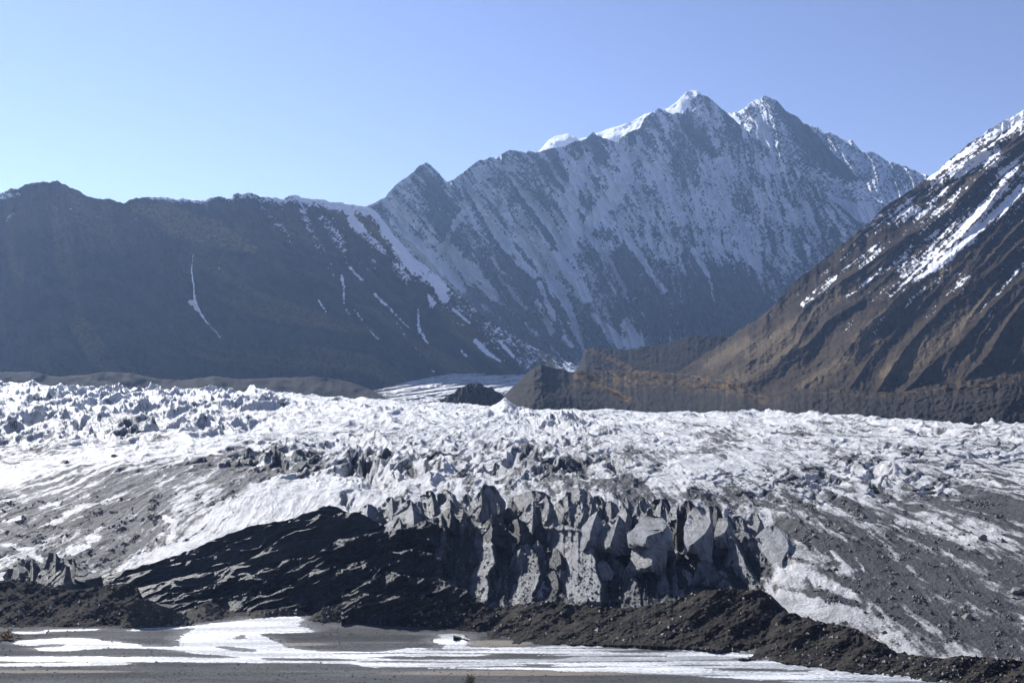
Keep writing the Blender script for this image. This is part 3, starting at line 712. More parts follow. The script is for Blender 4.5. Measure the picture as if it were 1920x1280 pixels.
    for a in ((60, 960, 260, 60, .62), (230, 990, 170, 70, .45), (330, 900, 220, 45, .40), (280, 1040, 90, 30, .25), (40, 1060, 200, 40, .55), (600, 870, 110, 26, .35), (420, 880, 90, 26, .4), (110, 840, 70, 26, .35), (240, 800, 40, 14, .5),
              (1770, 1110, 230, 75, .62), (1640, 1060, 130, 60, .4), (1900, 960, 130, 30, .85), (1760, 935, 90, 20, .6), (1850, 1190, 300, 50, .5), (1560, 1030, 60, 40, .4), (1500, 990, 60, 25, .25), (1620, 985, 200, 40, .25), (1800, 1040, 200, 40, .15),
              (1150, 905, 70, 9, .9), (1190, 855, 55, 10, .6), (1080, 880, 35, 12, .6), (1060, 875, 60, 16, .35), (1190, 925, 130, 9, .45), (1360, 820, 40, 9, .8), (1340, 850, 60, 10, .6), (1530, 812, 60, 6, .7), (1215, 880, 30, 8, .5), (1370, 930, 70, 14, .55), (1480, 940, 70, 14, .45), (1580, 920, 50, 12, .3), (1400, 895, 60, 10, .3), (1010, 870, 50, 16, .3), (950, 910, 60, 12, .25), (560, 880, 50, 16, .35), (1230, 935, 100, 8, .5)):
        de = de + a[4] * blob(PX, PY, *a[:4])
    for p, wd, a in (([(640, 920), (560, 950), (480, 985), (400, 1015), (320, 1050), (240, 1062)], [30, 34, 34, 28, 20, 12], .95), ([(330, 965), (310, 1000), (240, 1050)], 18, .3), ([(0, 900), (100, 870), (300, 850), (420, 830)], [20, 14, 10, 14], .55),
                     ([(700, 900), (800, 925), (620, 925)], 18, .5), ([(1480, 1078), (1515, 1068), (1545, 1090), (1590, 1112)], [17, 18, 11, 6], .85), ([(1470, 1128), (1530, 1146), (1600, 1156)], [9, 16, 10], .9),
                     ([(1560, 1035), (1580, 1060), (1605, 1080)], [3, 7, 7], .95), ([(1605, 1048), (1620, 1068)], 2.5, .8), ([(130, 1022), (140, 1028)], 4, .9), ([(150, 965), (70, 985)], 2, .7), ([(100, 925), (140, 912)], 4, .7),
                     ([(140, 1030), (165, 1022)], 5, 1.), ([(75, 948), (110, 942)], 3, .9), ([(5, 1015), (60, 1030), (75, 1040)], 4, 1.), ([(170, 1007), (180, 1003)], 5, 1.), ([(100, 975), (150, 952)], 3, .9), ([(0, 975), (40, 968)], 3, .8), ([(310, 970), (328, 985), (325, 1000), (313, 1012)], 3, 1.), ([(100, 955), (240, 935)], 2.4, .6),
                     ([(1680, 890), (1650, 880), (1560, 890)], 10, .3), ([(1250, 895), (1400, 880)], 18, .45)):
        de = de - a * stroke(PX + 4 * fbm(PX / 12, PY / 8, 2, 371), PY + 3 * fbm(PX / 12, PY / 6, 2, 370), p, wd, 1.6)
    # flow-aligned dark bands on the right
    for p in ([(1480, 880), (1600, 860), (1750, 890), (1920, 960)], [(1700, 850), (1800, 870), (1920, 915)], [(1500, 950), (1620, 1000), (1760, 1080)], [(1440, 985), (1600, 1030), (1800, 1120)], [(1560, 960), (1760, 1010), (1920, 1080)]):
        de = de + .35 * stroke(PX, PY + 5 * fbm(PX / 20, PY / 12, 2, 372), p, 7, 2)
    for p in ([(1455, 1100), (1500, 1108), (1560, 1122), (1620, 1135)], [(1500, 1050), (1550, 1075), (1590, 1095)]):
        de = de + .7 * stroke(PX, PY + 4 * fbm(PX / 15, PY / 9, 2, 374), p, 5, 1.5)
    de = de + fr * .75 + .3 * lo + .8 * sstep(.2, .8, lo)
    de = de - .2 * sstep(860, 780, PY) * (1 - blob(PX, PY, 240, 800, 60, 20))
    # far side behind the crest
    Xs, Ys, Zs, De = [], [], [], []
    for i in range(6, 0, -1):
        t = i / 6
        Xs.append((X[0] * (1 + .25 * t))[None]); Ys.append((Y[0] * (1 + .25 * t))[None]); Zs.append((Z[0] - 40 * t)[None]); De.append(de[:1])
    X, Y, Z, DE = np.concatenate(Xs + [X, X[-1:]]), np.concatenate(Ys + [Y, Y[-1:]]), np.concatenate(Zs + [Z, Z[-1:] * 0 - 4]), np.concatenate(De + [de, de[-1:]])
    o = grid_mesh('glacier', X, Y, Z, M_ice, {'debris': DE})
    tag(o, 'broad crumpled white glacier filling the valley floor', 'glacier', kind='structure')
    return X[6:-1], Y[6:-1], Z[6:-1], PX, PY, DE[6:-1]
GX, GY, GZ, GPX, GPY, GDE = glacier()

# ------------------------------------------------------------------ long dark ice ridges left of the pinnacles
RG = []
def ice_ridge(name, crest, foot, dc, df, label, mat, deb=.7, seed=0, rough=2.5, rub=.15):
    x0, x1 = crest[0][0], crest[-1][0]
    o, g_ = relief(name, x0, x1, crest, foot, [(x0, dc[0]), (x1, dc[1])], [(x0, df[0]), (x1, df[1])], mat, int((x1 - x0) / 1.3), 46,
           lambda px, py, v: -(2.0 + 4 * (rub > .5)) * fbm(px / 60 + py / 34, py / 50 - px / 120, 3, seed) - (5.5 if rub > .5 else 2.0) * (ridged((py + .42 * px) / 21 + .9 * fbm(px / 70, py / 40, 3, seed + 11), (px - .42 * py) / 150, 2, seed + 12, .4) - .4) - rub * (.8 * ridged(px / 16 + py / 16, py / 12, 3, seed + 8) + .7 * fbm(px / 4, py / 4, 3, seed + 3)) - .25 * fbm(px / 6, py / 6, 3, seed + 4), 
           lambda px, py, v, d: {'debris': deb + .35 * fbm(px / 14, py / 9, 3, seed + 5)},
           rough=rough, rscale=20, seed=seed, back=8, backlen=.03, backdrop=.55)
    if rub > .5: RG.append(g_)
    tag(o, label, 'ice ridge', 'dark ice ridges climbing to the pinnacles', 'structure')
ice_ridge('ice_ridge', [(110, 1108), (180, 1085), (240, 1066), (290, 1054), (330, 1040), (365, 1028), (400, 1011), (440, 997), (470, 985), (500, 981), (540, 974), (560, 966), (580, 960), (600, 951), (618, 947), (635, 952), (652, 960), (680, 970), (710, 985)],
          [(110, 1120), (240, 1092), (330, 1070), (400, 1045), (500, 1012), (600, 990), (710, 1010)], (578, 612), (573, 606), 'rearmost long dark ice ridge edged against the bright ice', M_serac_dark, .75, 401, 4)
ice_ridge('ice_ridge', [(130, 1112), (200, 1094), (250, 1075), (300, 1064), (350, 1052), (400, 1040), (430, 1020), (460, 1010), (480, 1001), (500, 986), (530, 982), (560, 975), (580, 975), (597, 964), (625, 968), (650, 975), (680, 985)],
          [(130, 1125), (250, 1105), (350, 1085), (480, 1040), (600, 1000), (680, 1010)], (570, 600), (564, 592), 'second dark ice ridge with a thin lit rim behind the middle ridge', M_serac_dark, .8, 402, 3)
ice_ridge('ice_ridge', [(160, 1125), (230, 1108), (300, 1092), (360, 1076), (400, 1072), (450, 1056), (480, 1041), (505, 1025), (530, 1006), (555, 995), (585, 990), (602, 984), (620, 969), (640, 961), (670, 959), (690, 968), (720, 985), (745, 1000)],
          [(160, 1135), (300, 1118), (400, 1108), (500, 1080), (600, 1055), (745, 1030)], (560, 588), (551, 576), 'broad middle dark ice ridge with a smooth shaded face', M_serac_dark, .85, 403, 3)
ice_ridge('ice_ridge', [(250, 1130), (310, 1112), (360, 1105), (420, 1090), (450, 1082), (480, 1075), (505, 1058), (530, 1050), (550, 1047), (580, 1046), (610, 1027), (635, 1010), (660, 1008), (690, 1000), (720, 996), (760, 990), (800, 975), (830, 985)],
          [(250, 1145), (400, 1130), (500, 1110), (600, 1085), (700, 1070), (830, 1060)], (549, 570), (541, 558), 'grit strewn ice ridge below the broad middle ridge', M_serac_dark, .7, 404, 4, 1.0)
ice_ridge('ice_ridge', [(290, 1142), (350, 1130), (420, 1120), (500, 1116), (537, 1102), (560, 1085), (587, 1070), (610, 1068), (640, 1060), (680, 1052), (700, 1042), (730, 1035), (770, 1030), (800, 1035), (830, 1050)],
          [(290, 1152), (420, 1152), (560, 1155), (700, 1160), (830, 1160)], (532, 538), (523, 519), 'lowest glinting grit covered ice ridge above the river', M_serac_dark, .65, 405, 5, 1.0)
ice_ridge('ice_ridge', [(640, 1120), (680, 1095), (700, 1085), (730, 1070), (760, 1078), (790, 1085), (820, 1082), (850, 1098), (880, 1110), (900, 1125)],
          [(640, 1160), (900, 1165)], (515, 512), (500, 496), 'low rubbly ice shoulder left of the tall dark buttress', M_serac_dark, .65, 406, 5, 1.0)

# ------------------------------------------------------------------ ice pinnacles
def chain(pts, n):
    p = np.array(pts, float)
    s = np.concatenate([[0], np.cumsum(np.hypot(*np.diff(p, axis=0).T))])
    t = np.linspace(0, s[-1], n)
    return np.stack([np.interp(t, s, p[:, 0]), np.interp(t, s, p[:, 1])], 1)

def serac(L, A, Rr, d, mat, label, bulge=None, thick=None, lean=6, yaw=0, deb=.25, seed=0, name='ice_pinnacle', cat='ice pinnacle', extend=20, rnd=-.12):
    """one block of ice: left edge, front arris and right edge run from crest to foot; the back closes it"""
    n = 40
    L, A, Rr = [list(map(tuple, q)) for q in (L, A, Rr)]
    for q in (L, A, Rr): q.append((q[-1][0], q[-1][1] + extend))
    L, A, Rr = chain(L, n), chain(A, n), chain(Rr, n)
    fl = (np.linspace(0, 1, n) ** 2 * .55)[:, None]; mid_ = (L + Rr) / 2
    L[:, :1] += (L[:, :1] - mid_[:, :1]) * fl; Rr[:, :1] += (Rr[:, :1] - mid_[:, :1]) * fl
    wid = max(6, (Rr[:, 0] - L[:, 0]).max()) * d / F
    bulge = wid * .6 if bulge is None else bulge
    thick = wid * .6 if thick is None else thick
    v = np.linspace(0, 1, n)
    dl = d - lean * v - yaw * .5; dr = d - lean * v + yaw * .5
    da = d - lean * v - bulge * np.minimum(1, .1 + v * 1.1)
    def P3(c, dd): return np.stack(world(c[:, 0], c[:, 1], dd), 1)
    pl, pr, pa = P3(L, dl), P3(Rr, dr), P3(A, da)
    pb = (pl + pr) / 2; pb[:, 1] += thick * (.1 + .9 * v) + lean * v
    m = 14
    keys = [pl, pa, pr, pb]
    ring = []
    for k in range(4):
        a, b = keys[k], keys[(k + 1) % 4]
        ctr = sum(keys) / 4
        for j in range(m):
            t = j / m
            p = a * (1 - t) + b * t
            out = p - ctr; out[:, 2] = 0
            ln = np.linalg.norm(out, axis=1, keepdims=True) + 1e-6
            p = p + out / ln * (4 * t * (1 - t)) * rnd * wid * .22
            ring.append(p)
    G = np.stack(ring, 1)                       # n x 4m x 3
    ctr = G.mean(1, keepdims=True)
    out = G - ctr; out[..., 2] *= .2; out /= (np.linalg.norm(out, axis=2, keepdims=True) + 1e-6)
    sx = (G[..., 0] * 1.0 + seed * 7.3).astype(f32); sy = (G[..., 2] * .45 + G[..., 1] * .6).astype(f32)
    nn = wid * (.08 if mat is not M_serac_bright else .07) * fbm(sx / (wid * .5), sy / (wid * 1.3), 4, 500 + seed, .55) + wid * (.10 if mat is not M_serac_bright else .075) * (ridged((sx + .3 * sy) / (wid * .42), sy / (wid * 2.0), 4, 540 + seed, .55) - .55)
    nn = nn - wid * (.05 if mat is not M_serac_bright else 0) * sstep(.75, 1, ridged((sx * .5 - sy) / (wid * .5), sx / (wid * .5), 1, 560 + seed))
    G = G + out * (nn * np.minimum(1, v * 3 + .4)[:, None])[..., None]
    rc = np.random.default_rng(900 + seed); flat = G.reshape(-1, 3)
    for _ in range(4):
        nv_ = rc.normal(size=3) * (1, 1, .45); nv_[1] -= .4; nv_ /= np.linalg.norm(nv_)
        pr_ = flat @ nv_; h_ = np.percentile(pr_, rc.uniform(93, 98))
        ex = np.maximum(0, pr_ - h_); flat = flat - (ex * .85)[:, None] * nv_
    G = flat.reshape(G.shape)
    tc = G[:1].mean(1, keepdims=True)
    rows = [tc + (G[:1] - tc) * s_ + np.array([0, 0, wid * .02 * (1 - s_)]) for s_ in (.02, .5)]
    G = np.concatenate(rows + [G])
    nz = fbm((G[..., 0] / (wid * .3)).astype(f32), (G[..., 2] / (wid * .9)).astype(f32), 3, 600 + seed)
    vv = np.concatenate([[0, 0], v])[:, None]
    deb_ = deb + .45 * nz + .45 * sstep(.16, .0, vv) + .25 * sstep(.6, 1, vv)
    o = grid_mesh(name, G[..., 0], G[..., 1], G[..., 2], mat, {'debris': deb_ + .5 * np.clip(fbm((G[..., 0] / (wid * .12)).astype(f32), (G[..., 2] / (wid * .9)).astype(f32), 4, 640 + seed, .65), 0, 1)}, wrap=True, smooth=False)
    tag(o, label, cat, 'ice pinnacles along the glacier front' if cat == 'ice pinnacle' else 'small ice blocks among the pinnacles')
    return o

S, D_, B = M_serac, M_serac_dark, M_serac_bright
RIBS = [  # fold crests of the ice wall: polyline from top to foot, width of the sunny left flank, bulge in metres, sunlight painted on it as paler ice
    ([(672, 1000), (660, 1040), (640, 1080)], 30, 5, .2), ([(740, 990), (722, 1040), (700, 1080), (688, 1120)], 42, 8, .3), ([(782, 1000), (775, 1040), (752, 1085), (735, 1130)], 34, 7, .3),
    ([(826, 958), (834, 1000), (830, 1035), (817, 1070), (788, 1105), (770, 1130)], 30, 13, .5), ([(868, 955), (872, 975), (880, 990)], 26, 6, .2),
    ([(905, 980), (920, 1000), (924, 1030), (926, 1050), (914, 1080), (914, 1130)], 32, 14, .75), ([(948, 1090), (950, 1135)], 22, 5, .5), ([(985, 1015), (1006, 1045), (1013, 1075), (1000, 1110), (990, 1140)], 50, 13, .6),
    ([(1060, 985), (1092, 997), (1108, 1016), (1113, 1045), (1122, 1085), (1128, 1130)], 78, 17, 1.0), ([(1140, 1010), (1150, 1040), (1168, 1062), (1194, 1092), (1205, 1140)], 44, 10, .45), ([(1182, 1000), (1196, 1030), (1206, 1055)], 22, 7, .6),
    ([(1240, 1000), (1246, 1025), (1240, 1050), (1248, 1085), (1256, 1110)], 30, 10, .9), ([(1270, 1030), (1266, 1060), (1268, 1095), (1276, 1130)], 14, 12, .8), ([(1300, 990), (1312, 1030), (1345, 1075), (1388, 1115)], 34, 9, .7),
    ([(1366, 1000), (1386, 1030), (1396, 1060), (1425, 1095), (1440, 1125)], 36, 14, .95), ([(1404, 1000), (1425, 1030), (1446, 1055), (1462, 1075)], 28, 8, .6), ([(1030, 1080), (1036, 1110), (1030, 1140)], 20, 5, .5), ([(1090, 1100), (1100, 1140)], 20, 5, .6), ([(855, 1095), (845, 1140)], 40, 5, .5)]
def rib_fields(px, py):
    dd, lit_flank = np.zeros_like(px), np.zeros_like(px)
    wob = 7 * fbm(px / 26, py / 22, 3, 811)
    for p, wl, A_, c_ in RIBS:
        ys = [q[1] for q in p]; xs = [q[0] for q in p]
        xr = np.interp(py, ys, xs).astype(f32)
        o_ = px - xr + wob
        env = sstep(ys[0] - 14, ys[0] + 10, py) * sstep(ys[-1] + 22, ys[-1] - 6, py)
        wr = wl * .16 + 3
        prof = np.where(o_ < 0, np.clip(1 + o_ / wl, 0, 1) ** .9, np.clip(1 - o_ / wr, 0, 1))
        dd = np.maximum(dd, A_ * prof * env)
        lit_flank = np.maximum(lit_flank, c_ * env * ((o_ < 2) & (o_ > -wl)))
    return dd, lit_flank
def wall_disp(px, py, v):
    dd, lit_flank = rib_fields(px, py)
    rubm = .4 + .9 * (1 - lit_flank)
    return -dd - 2.6 * (1.1 - .8 * lit_flank) * ridged((px + .3 * py) / 26, py / 60, 3, 803, .55) - rubm * ((.5 + 1.1 * (1 - lit_flank)) * ridged(px / 12, py / 11, 3, 806, .6) + .6 * fbm(px / 4, py / 4, 3, 804))
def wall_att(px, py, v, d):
    dd, lit_flank = rib_fields(px, py)
    return {'debris': .85 - .75 * lit_flank + .7 * fbm((px + .3 * py) / 13, (py - .3 * px) / 60, 4, 805)}  # sunlit left flanks painted paler by thinning the debris
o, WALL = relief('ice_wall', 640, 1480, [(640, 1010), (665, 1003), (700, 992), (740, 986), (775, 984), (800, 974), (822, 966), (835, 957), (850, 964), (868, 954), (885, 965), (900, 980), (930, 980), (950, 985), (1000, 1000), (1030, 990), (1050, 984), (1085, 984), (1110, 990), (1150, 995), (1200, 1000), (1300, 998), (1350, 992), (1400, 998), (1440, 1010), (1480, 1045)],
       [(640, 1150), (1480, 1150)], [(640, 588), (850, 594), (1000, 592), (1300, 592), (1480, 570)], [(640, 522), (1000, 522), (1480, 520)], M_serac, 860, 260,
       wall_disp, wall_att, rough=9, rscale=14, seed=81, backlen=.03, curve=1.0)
tag(o, 'fractured grey ice wall from which the pinnacles rise', 'ice wall', kind='structure')
SER = [
 # back row, left to right (L, A, R, distance, material, label, extra)
 ([(683, 944), (671, 957), (668, 972)], [(690, 945), (688, 960), (690, 975)], [(696, 944), (706, 952), (716, 965), (722, 975)], 606, S, 'leftmost rounded grey-brown ice pinnacle of the back row', {}),
 ([(725, 933), (716, 943), (709, 953), (708, 968)], [(735, 931), (735, 945), (737, 968)], [(738, 931), (745, 945), (750, 960), (752, 970)], 612, S, 'second dome-shaped ice pinnacle of the back row with a dark stripe', {}),
 ([(747, 933), (741, 938), (740, 950)], [(752, 931), (753, 938), (752, 950)], [(756, 933), (762, 937), (764, 950)], 622, S, 'small round ice knob half hidden behind the second dome of the back row', {}),
 ([(762, 938), (750, 948), (745, 960), (738, 970)], [(772, 937), (774, 950), (776, 974)], [(774, 938), (785, 950), (797, 962), (802, 974)], 600, S, 'flat-topped triangular ice pinnacle in front of the tall dome, left part of the back row', {}),
 ([(800, 920), (790, 930), (780, 940), (778, 965)], [(806, 919), (812, 935), (816, 965)], [(812, 921), (818, 935), (824, 945), (826, 968)], 610, S, 'tall domed brownish ice pinnacle with a flat narrow crest, left of the twin blades', {}),
 ([(828, 919), (817, 924), (815, 940), (818, 962)], [(836, 917), (848, 935), (855, 962)], [(840, 918), (852, 928), (860, 942), (864, 965)], 618, S, 'broad rounded ice slab sloping right behind the peaked pinnacle', {}),
 ([(838, 937), (824, 950), (817, 960), (815, 968)], [(843, 935), (846, 950), (846, 970)], [(848, 937), (856, 948), (860, 962), (862, 972)], 602, S, 'roof-shaped ice pinnacle in front of the broad rounded slab', {}),
 ([(872, 926), (866, 938), (860, 950), (862, 962)], [(876, 925), (884, 940), (882, 965)], [(880, 927), (888, 940), (884, 955), (886, 968)], 606, S, 'leaf-shaped pale ice pinnacle just left of the tallest pinnacle', {}),
 ([(898, 909), (895, 920), (894, 940), (898, 970)], [(912, 908), (920, 925), (922, 970)], [(916, 909), (926, 925), (930, 945), (930, 975)], 606, S, 'tallest pale fluted ice pinnacle with a dark flat top', {}),
 ([(916, 910), (920, 925), (922, 945), (922, 972)], [(924, 909), (934, 925), (938, 972)], [(928, 911), (938, 924), (945, 940), (949, 974)], 612, S, 'pale streaked ice blade joined to the right of the tallest pinnacle', {}),
 ([(897, 923), (890, 935), (882, 947), (878, 970)], [(902, 922), (904, 940), (902, 978)], [(905, 923), (912, 938), (916, 955), (918, 976)], 597, S, 'pointed ice blade standing before the foot of the tallest pinnacle', {}),
 ([(985, 922), (968, 930), (962, 940), (960, 958)], [(995, 920), (1000, 935), (1005, 960)], [(1020, 922), (1030, 930), (1036, 945), (1038, 962)], 622, S, 'wide low ice mass with a dirty top behind the thin white-edged blade', {}),
 ([(955, 945), (946, 955), (944, 970)], [(962, 944), (965, 955), (965, 975)], [(968, 946), (974, 957), (976, 975)], 612, S, 'low grey ice hump right of the tallest pinnacle', {}),
 ([(994, 938), (984, 950), (977, 970), (974, 988)], [(999, 937), (1000, 955), (998, 992)], [(1001, 939), (1006, 955), (1008, 970), (1012, 990)], 596, S, 'slender ice blade with a bright left edge in the middle of the pinnacles', {}),
 ([(1018, 935), (1008, 943), (1004, 955), (1004, 972)], [(1024, 928), (1030, 945), (1028, 975)], [(1028, 931), (1036, 943), (1040, 955), (1042, 972)], 604, S, 'hooked ice pinnacle right of the slender bright-edged blade', {}),
 ([(1058, 930), (1048, 936), (1042, 948), (1040, 962)], [(1064, 928), (1066, 942), (1064, 962)], [(1068, 930), (1074, 940), (1080, 950), (1082, 962)], 612, S, 'stubby ice pinnacle with a dark cap left of the central dome', {}),
 ([(1070, 915), (1060, 922), (1058, 932), (1060, 945)], [(1085, 914), (1088, 925), (1086, 945)], [(1095, 916), (1104, 922), (1108, 932), (1110, 945)], 622, S, 'dirty round-topped ice dome behind the peaked centre pinnacle', {}),
 ([(1098, 921), (1088, 932), (1085, 945), (1090, 962)], [(1104, 920), (1110, 940), (1108, 965)], [(1106, 922), (1114, 936), (1118, 950), (1120, 966)], 610, S, 'sharply peaked ice pinnacle at the centre with a fissured right side', {}),
 ([(1085, 937), (1068, 948), (1056, 958), (1054, 990)], [(1092, 938), (1094, 960), (1085, 990)], [(1096, 946), (1102, 958), (1104, 970), (1100, 990)], 597, S, 'wide slanting ice slab below the peaked centre pinnacle', {}),
 ([(1112, 930), (1110, 940), (1112, 960)], [(1124, 928), (1130, 942), (1128, 964)], [(1130, 932), (1138, 944), (1140, 965)], 618, S, 'ice shoulder right of the peaked centre pinnacle', {}),
 ([(1140, 940), (1134, 950), (1132, 970)], [(1144, 938), (1146, 950), (1146, 970)], [(1148, 940), (1158, 946), (1164, 968)], 612, B, 'small white ice fang right of the centre dome', {'deb': .15}),
 ([(1170, 932), (1164, 942), (1160, 956)], [(1174, 930), (1178, 940), (1178, 956)], [(1176, 932), (1184, 940), (1188, 955)], 624, S, 'little grey pyramid of ice behind the small white fang', {}),
 ([(1165, 956), (1155, 965), (1152, 978)], [(1172, 950), (1176, 964), (1172, 980)], [(1176, 952), (1182, 966), (1184, 980)], 604, B, 'low pale ice tooth between the fang and the tall fin', {}),
 ([(1205, 934), (1192, 945), (1184, 955), (1182, 975)], [(1212, 932), (1218, 950), (1208, 976)], [(1214, 935), (1220, 947), (1214, 960), (1208, 980)], 610, S, 'tall pointed ice fin with a bright right rim, right of centre', {}),
 ([(1225, 936), (1216, 948), (1214, 965)], [(1240, 935), (1245, 950), (1240, 970)], [(1252, 936), (1258, 950), (1254, 972)], 616, D_, 'dark grit-crusted ice knob between two pale fins', {}),
 ([(1268, 947), (1252, 958), (1250, 978)], [(1272, 946), (1268, 960), (1270, 980)], [(1273, 948), (1276, 962), (1278, 982)], 606, B, 'pale fin with a dark right flank behind the bright cap slabs', {'deb': .1}),
 ([(1284, 938), (1277, 950), (1277, 975)], [(1290, 938), (1294, 955), (1296, 985)], [(1298, 940), (1308, 955), (1314, 975)], 604, D_, 'dark wedge-shaped block left of the long bright slab', {}),
 # middle row
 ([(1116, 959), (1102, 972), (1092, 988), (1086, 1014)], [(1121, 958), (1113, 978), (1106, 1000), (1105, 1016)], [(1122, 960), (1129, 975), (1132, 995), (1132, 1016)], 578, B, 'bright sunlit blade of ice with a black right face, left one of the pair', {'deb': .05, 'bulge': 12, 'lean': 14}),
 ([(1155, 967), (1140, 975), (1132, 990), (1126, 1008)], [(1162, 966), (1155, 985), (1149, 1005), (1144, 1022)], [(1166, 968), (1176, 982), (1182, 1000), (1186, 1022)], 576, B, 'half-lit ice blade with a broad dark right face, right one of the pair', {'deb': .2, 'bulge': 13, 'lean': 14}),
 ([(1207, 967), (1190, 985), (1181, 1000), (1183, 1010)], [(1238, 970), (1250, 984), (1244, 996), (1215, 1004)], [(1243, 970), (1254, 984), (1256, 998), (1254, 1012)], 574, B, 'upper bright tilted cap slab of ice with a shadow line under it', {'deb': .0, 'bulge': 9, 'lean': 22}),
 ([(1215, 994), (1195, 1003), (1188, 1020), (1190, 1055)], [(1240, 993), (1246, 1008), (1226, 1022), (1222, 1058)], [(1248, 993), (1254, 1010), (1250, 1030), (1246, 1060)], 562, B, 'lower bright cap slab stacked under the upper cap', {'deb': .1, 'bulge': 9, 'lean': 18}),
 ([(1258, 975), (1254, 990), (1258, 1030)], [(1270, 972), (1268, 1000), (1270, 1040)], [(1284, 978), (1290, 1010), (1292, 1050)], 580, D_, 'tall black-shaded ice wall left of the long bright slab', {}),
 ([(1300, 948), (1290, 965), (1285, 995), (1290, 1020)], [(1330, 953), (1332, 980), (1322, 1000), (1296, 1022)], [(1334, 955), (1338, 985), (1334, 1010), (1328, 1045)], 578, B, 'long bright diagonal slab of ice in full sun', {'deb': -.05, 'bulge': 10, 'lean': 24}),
 ([(1330, 948), (1326, 958), (1327, 972)], [(1340, 948), (1345, 958), (1344, 972)], [(1354, 951), (1356, 960), (1355, 974)], 600, D_, 'small black cube of ice above the gap right of the long bright slab', {}),
 ([(1345, 971), (1340, 985), (1342, 1000), (1345, 1012)], [(1364, 970), (1365, 985), (1354, 1008)], [(1368, 972), (1374, 990), (1378, 1014)], 580, B, 'squat bright ice block below the small black cube', {'deb': .05, 'lean': 14}),
 ([(1376, 967), (1370, 978), (1372, 1000)], [(1392, 966), (1396, 980), (1394, 1002)], [(1398, 968), (1402, 985), (1404, 1004)], 590, S, 'grey fluted ice block left of the small bright tooth', {}),
 ([(1408, 963), (1400, 975), (1400, 995)], [(1418, 962), (1425, 978), (1420, 996)], [(1422, 964), (1430, 975), (1434, 994)], 592, B, 'small bright ice tooth above the big white dome slab', {'deb': .0}),
 ([(1430, 984), (1412, 1000), (1425, 1030), (1445, 1050)], [(1458, 988), (1476, 1010), (1480, 1030), (1466, 1050)], [(1462, 990), (1482, 1010), (1488, 1035), (1482, 1058)], 572, B, 'big rounded white ice slab at the right end of the pinnacles', {'deb': -.1, 'bulge': 8, 'lean': 26}),
 ([(1404, 1008), (1400, 1025), (1412, 1045), (1436, 1064)], [(1420, 1008), (1430, 1028), (1440, 1048), (1450, 1064)], [(1424, 1008), (1440, 1030), (1450, 1045), (1462, 1060)], 564, S, 'brown-grey ribbed ice block under the big rounded white slab', {'lean': 12}),
 # lower row
 ([(1060, 978), (1050, 990), (1046, 1008)], [(1070, 975), (1070, 990), (1066, 1008)], [(1078, 980), (1084, 995), (1088, 1010)], 590, D_, 'small dark ice block above the large pale slab', {}),
 ([(1032, 985), (1020, 1000), (1010, 1018)], [(1038, 980), (1034, 1000), (1026, 1020)], [(1040, 985), (1044, 1000), (1044, 1020)], 588, S, 'thin twisted ice fin left of the large pale slab', {}),
 ([(958, 975), (950, 985), (948, 1010)], [(970, 972), (974, 990), (974, 1012)], [(985, 978), (996, 995), (1002, 1015)], 584, D_, 'dark ice shoulder right of the foot of the tallest pinnacle', {}),
 ([(905, 975), (900, 985), (900, 1000)], [(918, 972), (922, 984), (922, 1002)], [(932, 974), (942, 985), (946, 1004)], 580, D_, 'rubble-topped ice ledge at the foot of the tallest pinnacle', {}),
 ([(738, 972), (722, 985), (714, 1000)], [(748, 970), (752, 985), (752, 1002)], [(760, 974), (770, 985), (776, 1000)], 590, S, 'low curved ice hump below the second dome', {'deb': .5}),
 ([(803, 975), (790, 985), (778, 1003)], [(812, 972), (812, 988), (806, 1006)], [(820, 970), (830, 985), (836, 1005)], 578, D_, 'dark sloping ice block with a pale left side below the roof-shaped pinnacle', {'lean': 10}),
 ([(838, 953), (822, 968), (812, 990)], [(844, 952), (846, 968), (842, 990)], [(848, 956), (856, 966), (862, 985)], 586, D_, 'small peaked dark ice block left of the tall black buttress', {}),
 ([(666, 990), (655, 1000), (648, 1015)], [(676, 990), (676, 1000), (674, 1018)], [(688, 992), (696, 1002), (700, 1015)], 580, D_, 'small rounded dark ice lump at the right end of the ridges', {}),
 ([(757, 1088), (750, 1100), (748, 1116)], [(768, 1086), (770, 1100), (770, 1118)], [(776, 1092), (784, 1104), (788, 1116)], 520, D_, 'isolated dark ice boulder at the foot of the low rubbly shoulder', {}),
 ([(815, 1092), (806, 1104), (805, 1122)], [(824, 1091), (826, 1104), (826, 1124)], [(830, 1096), (838, 1108), (842, 1122)], 514, D_, 'isolated dark ice boulder below the tall black buttress', {}),
 # left group by the stream
 ([(92, 1036), (84, 1050), (80, 1075)], [(104, 1035), (106, 1055), (104, 1080)], [(108, 1038), (122, 1056), (130, 1080)], 578, D_, 'dark glassy ice pyramid beside the bright stream at far left', {'extend': 20}),
 ([(128, 1048), (118, 1060), (112, 1085)], [(136, 1047), (140, 1065), (140, 1090)], [(142, 1050), (158, 1070), (180, 1080)], 574, D_, 'dark ice pyramid sloping right, right of the glassy one at far left', {'extend': 20}),
 ([(118, 1058), (100, 1075), (85, 1092)], [(124, 1058), (122, 1078), (116, 1098)], [(128, 1062), (138, 1080), (148, 1094)], 562, D_, 'smooth grey ice cone in front of the two dark pyramids at far left', {'extend': 20}),
 ([(52, 1048), (42, 1056), (40, 1075)], [(60, 1047), (62, 1058), (62, 1078)], [(66, 1050), (74, 1060), (76, 1075)], 580, D_, 'small dark ice lump left of the glassy pyramid', {'extend': 20}),
 ([(25, 1055), (12, 1065), (8, 1082)], [(34, 1054), (36, 1066), (36, 1084)], [(44, 1058), (54, 1068), (58, 1084)], 576, D_, 'leftmost dark ice lump at the photo edge', {'extend': 20}),
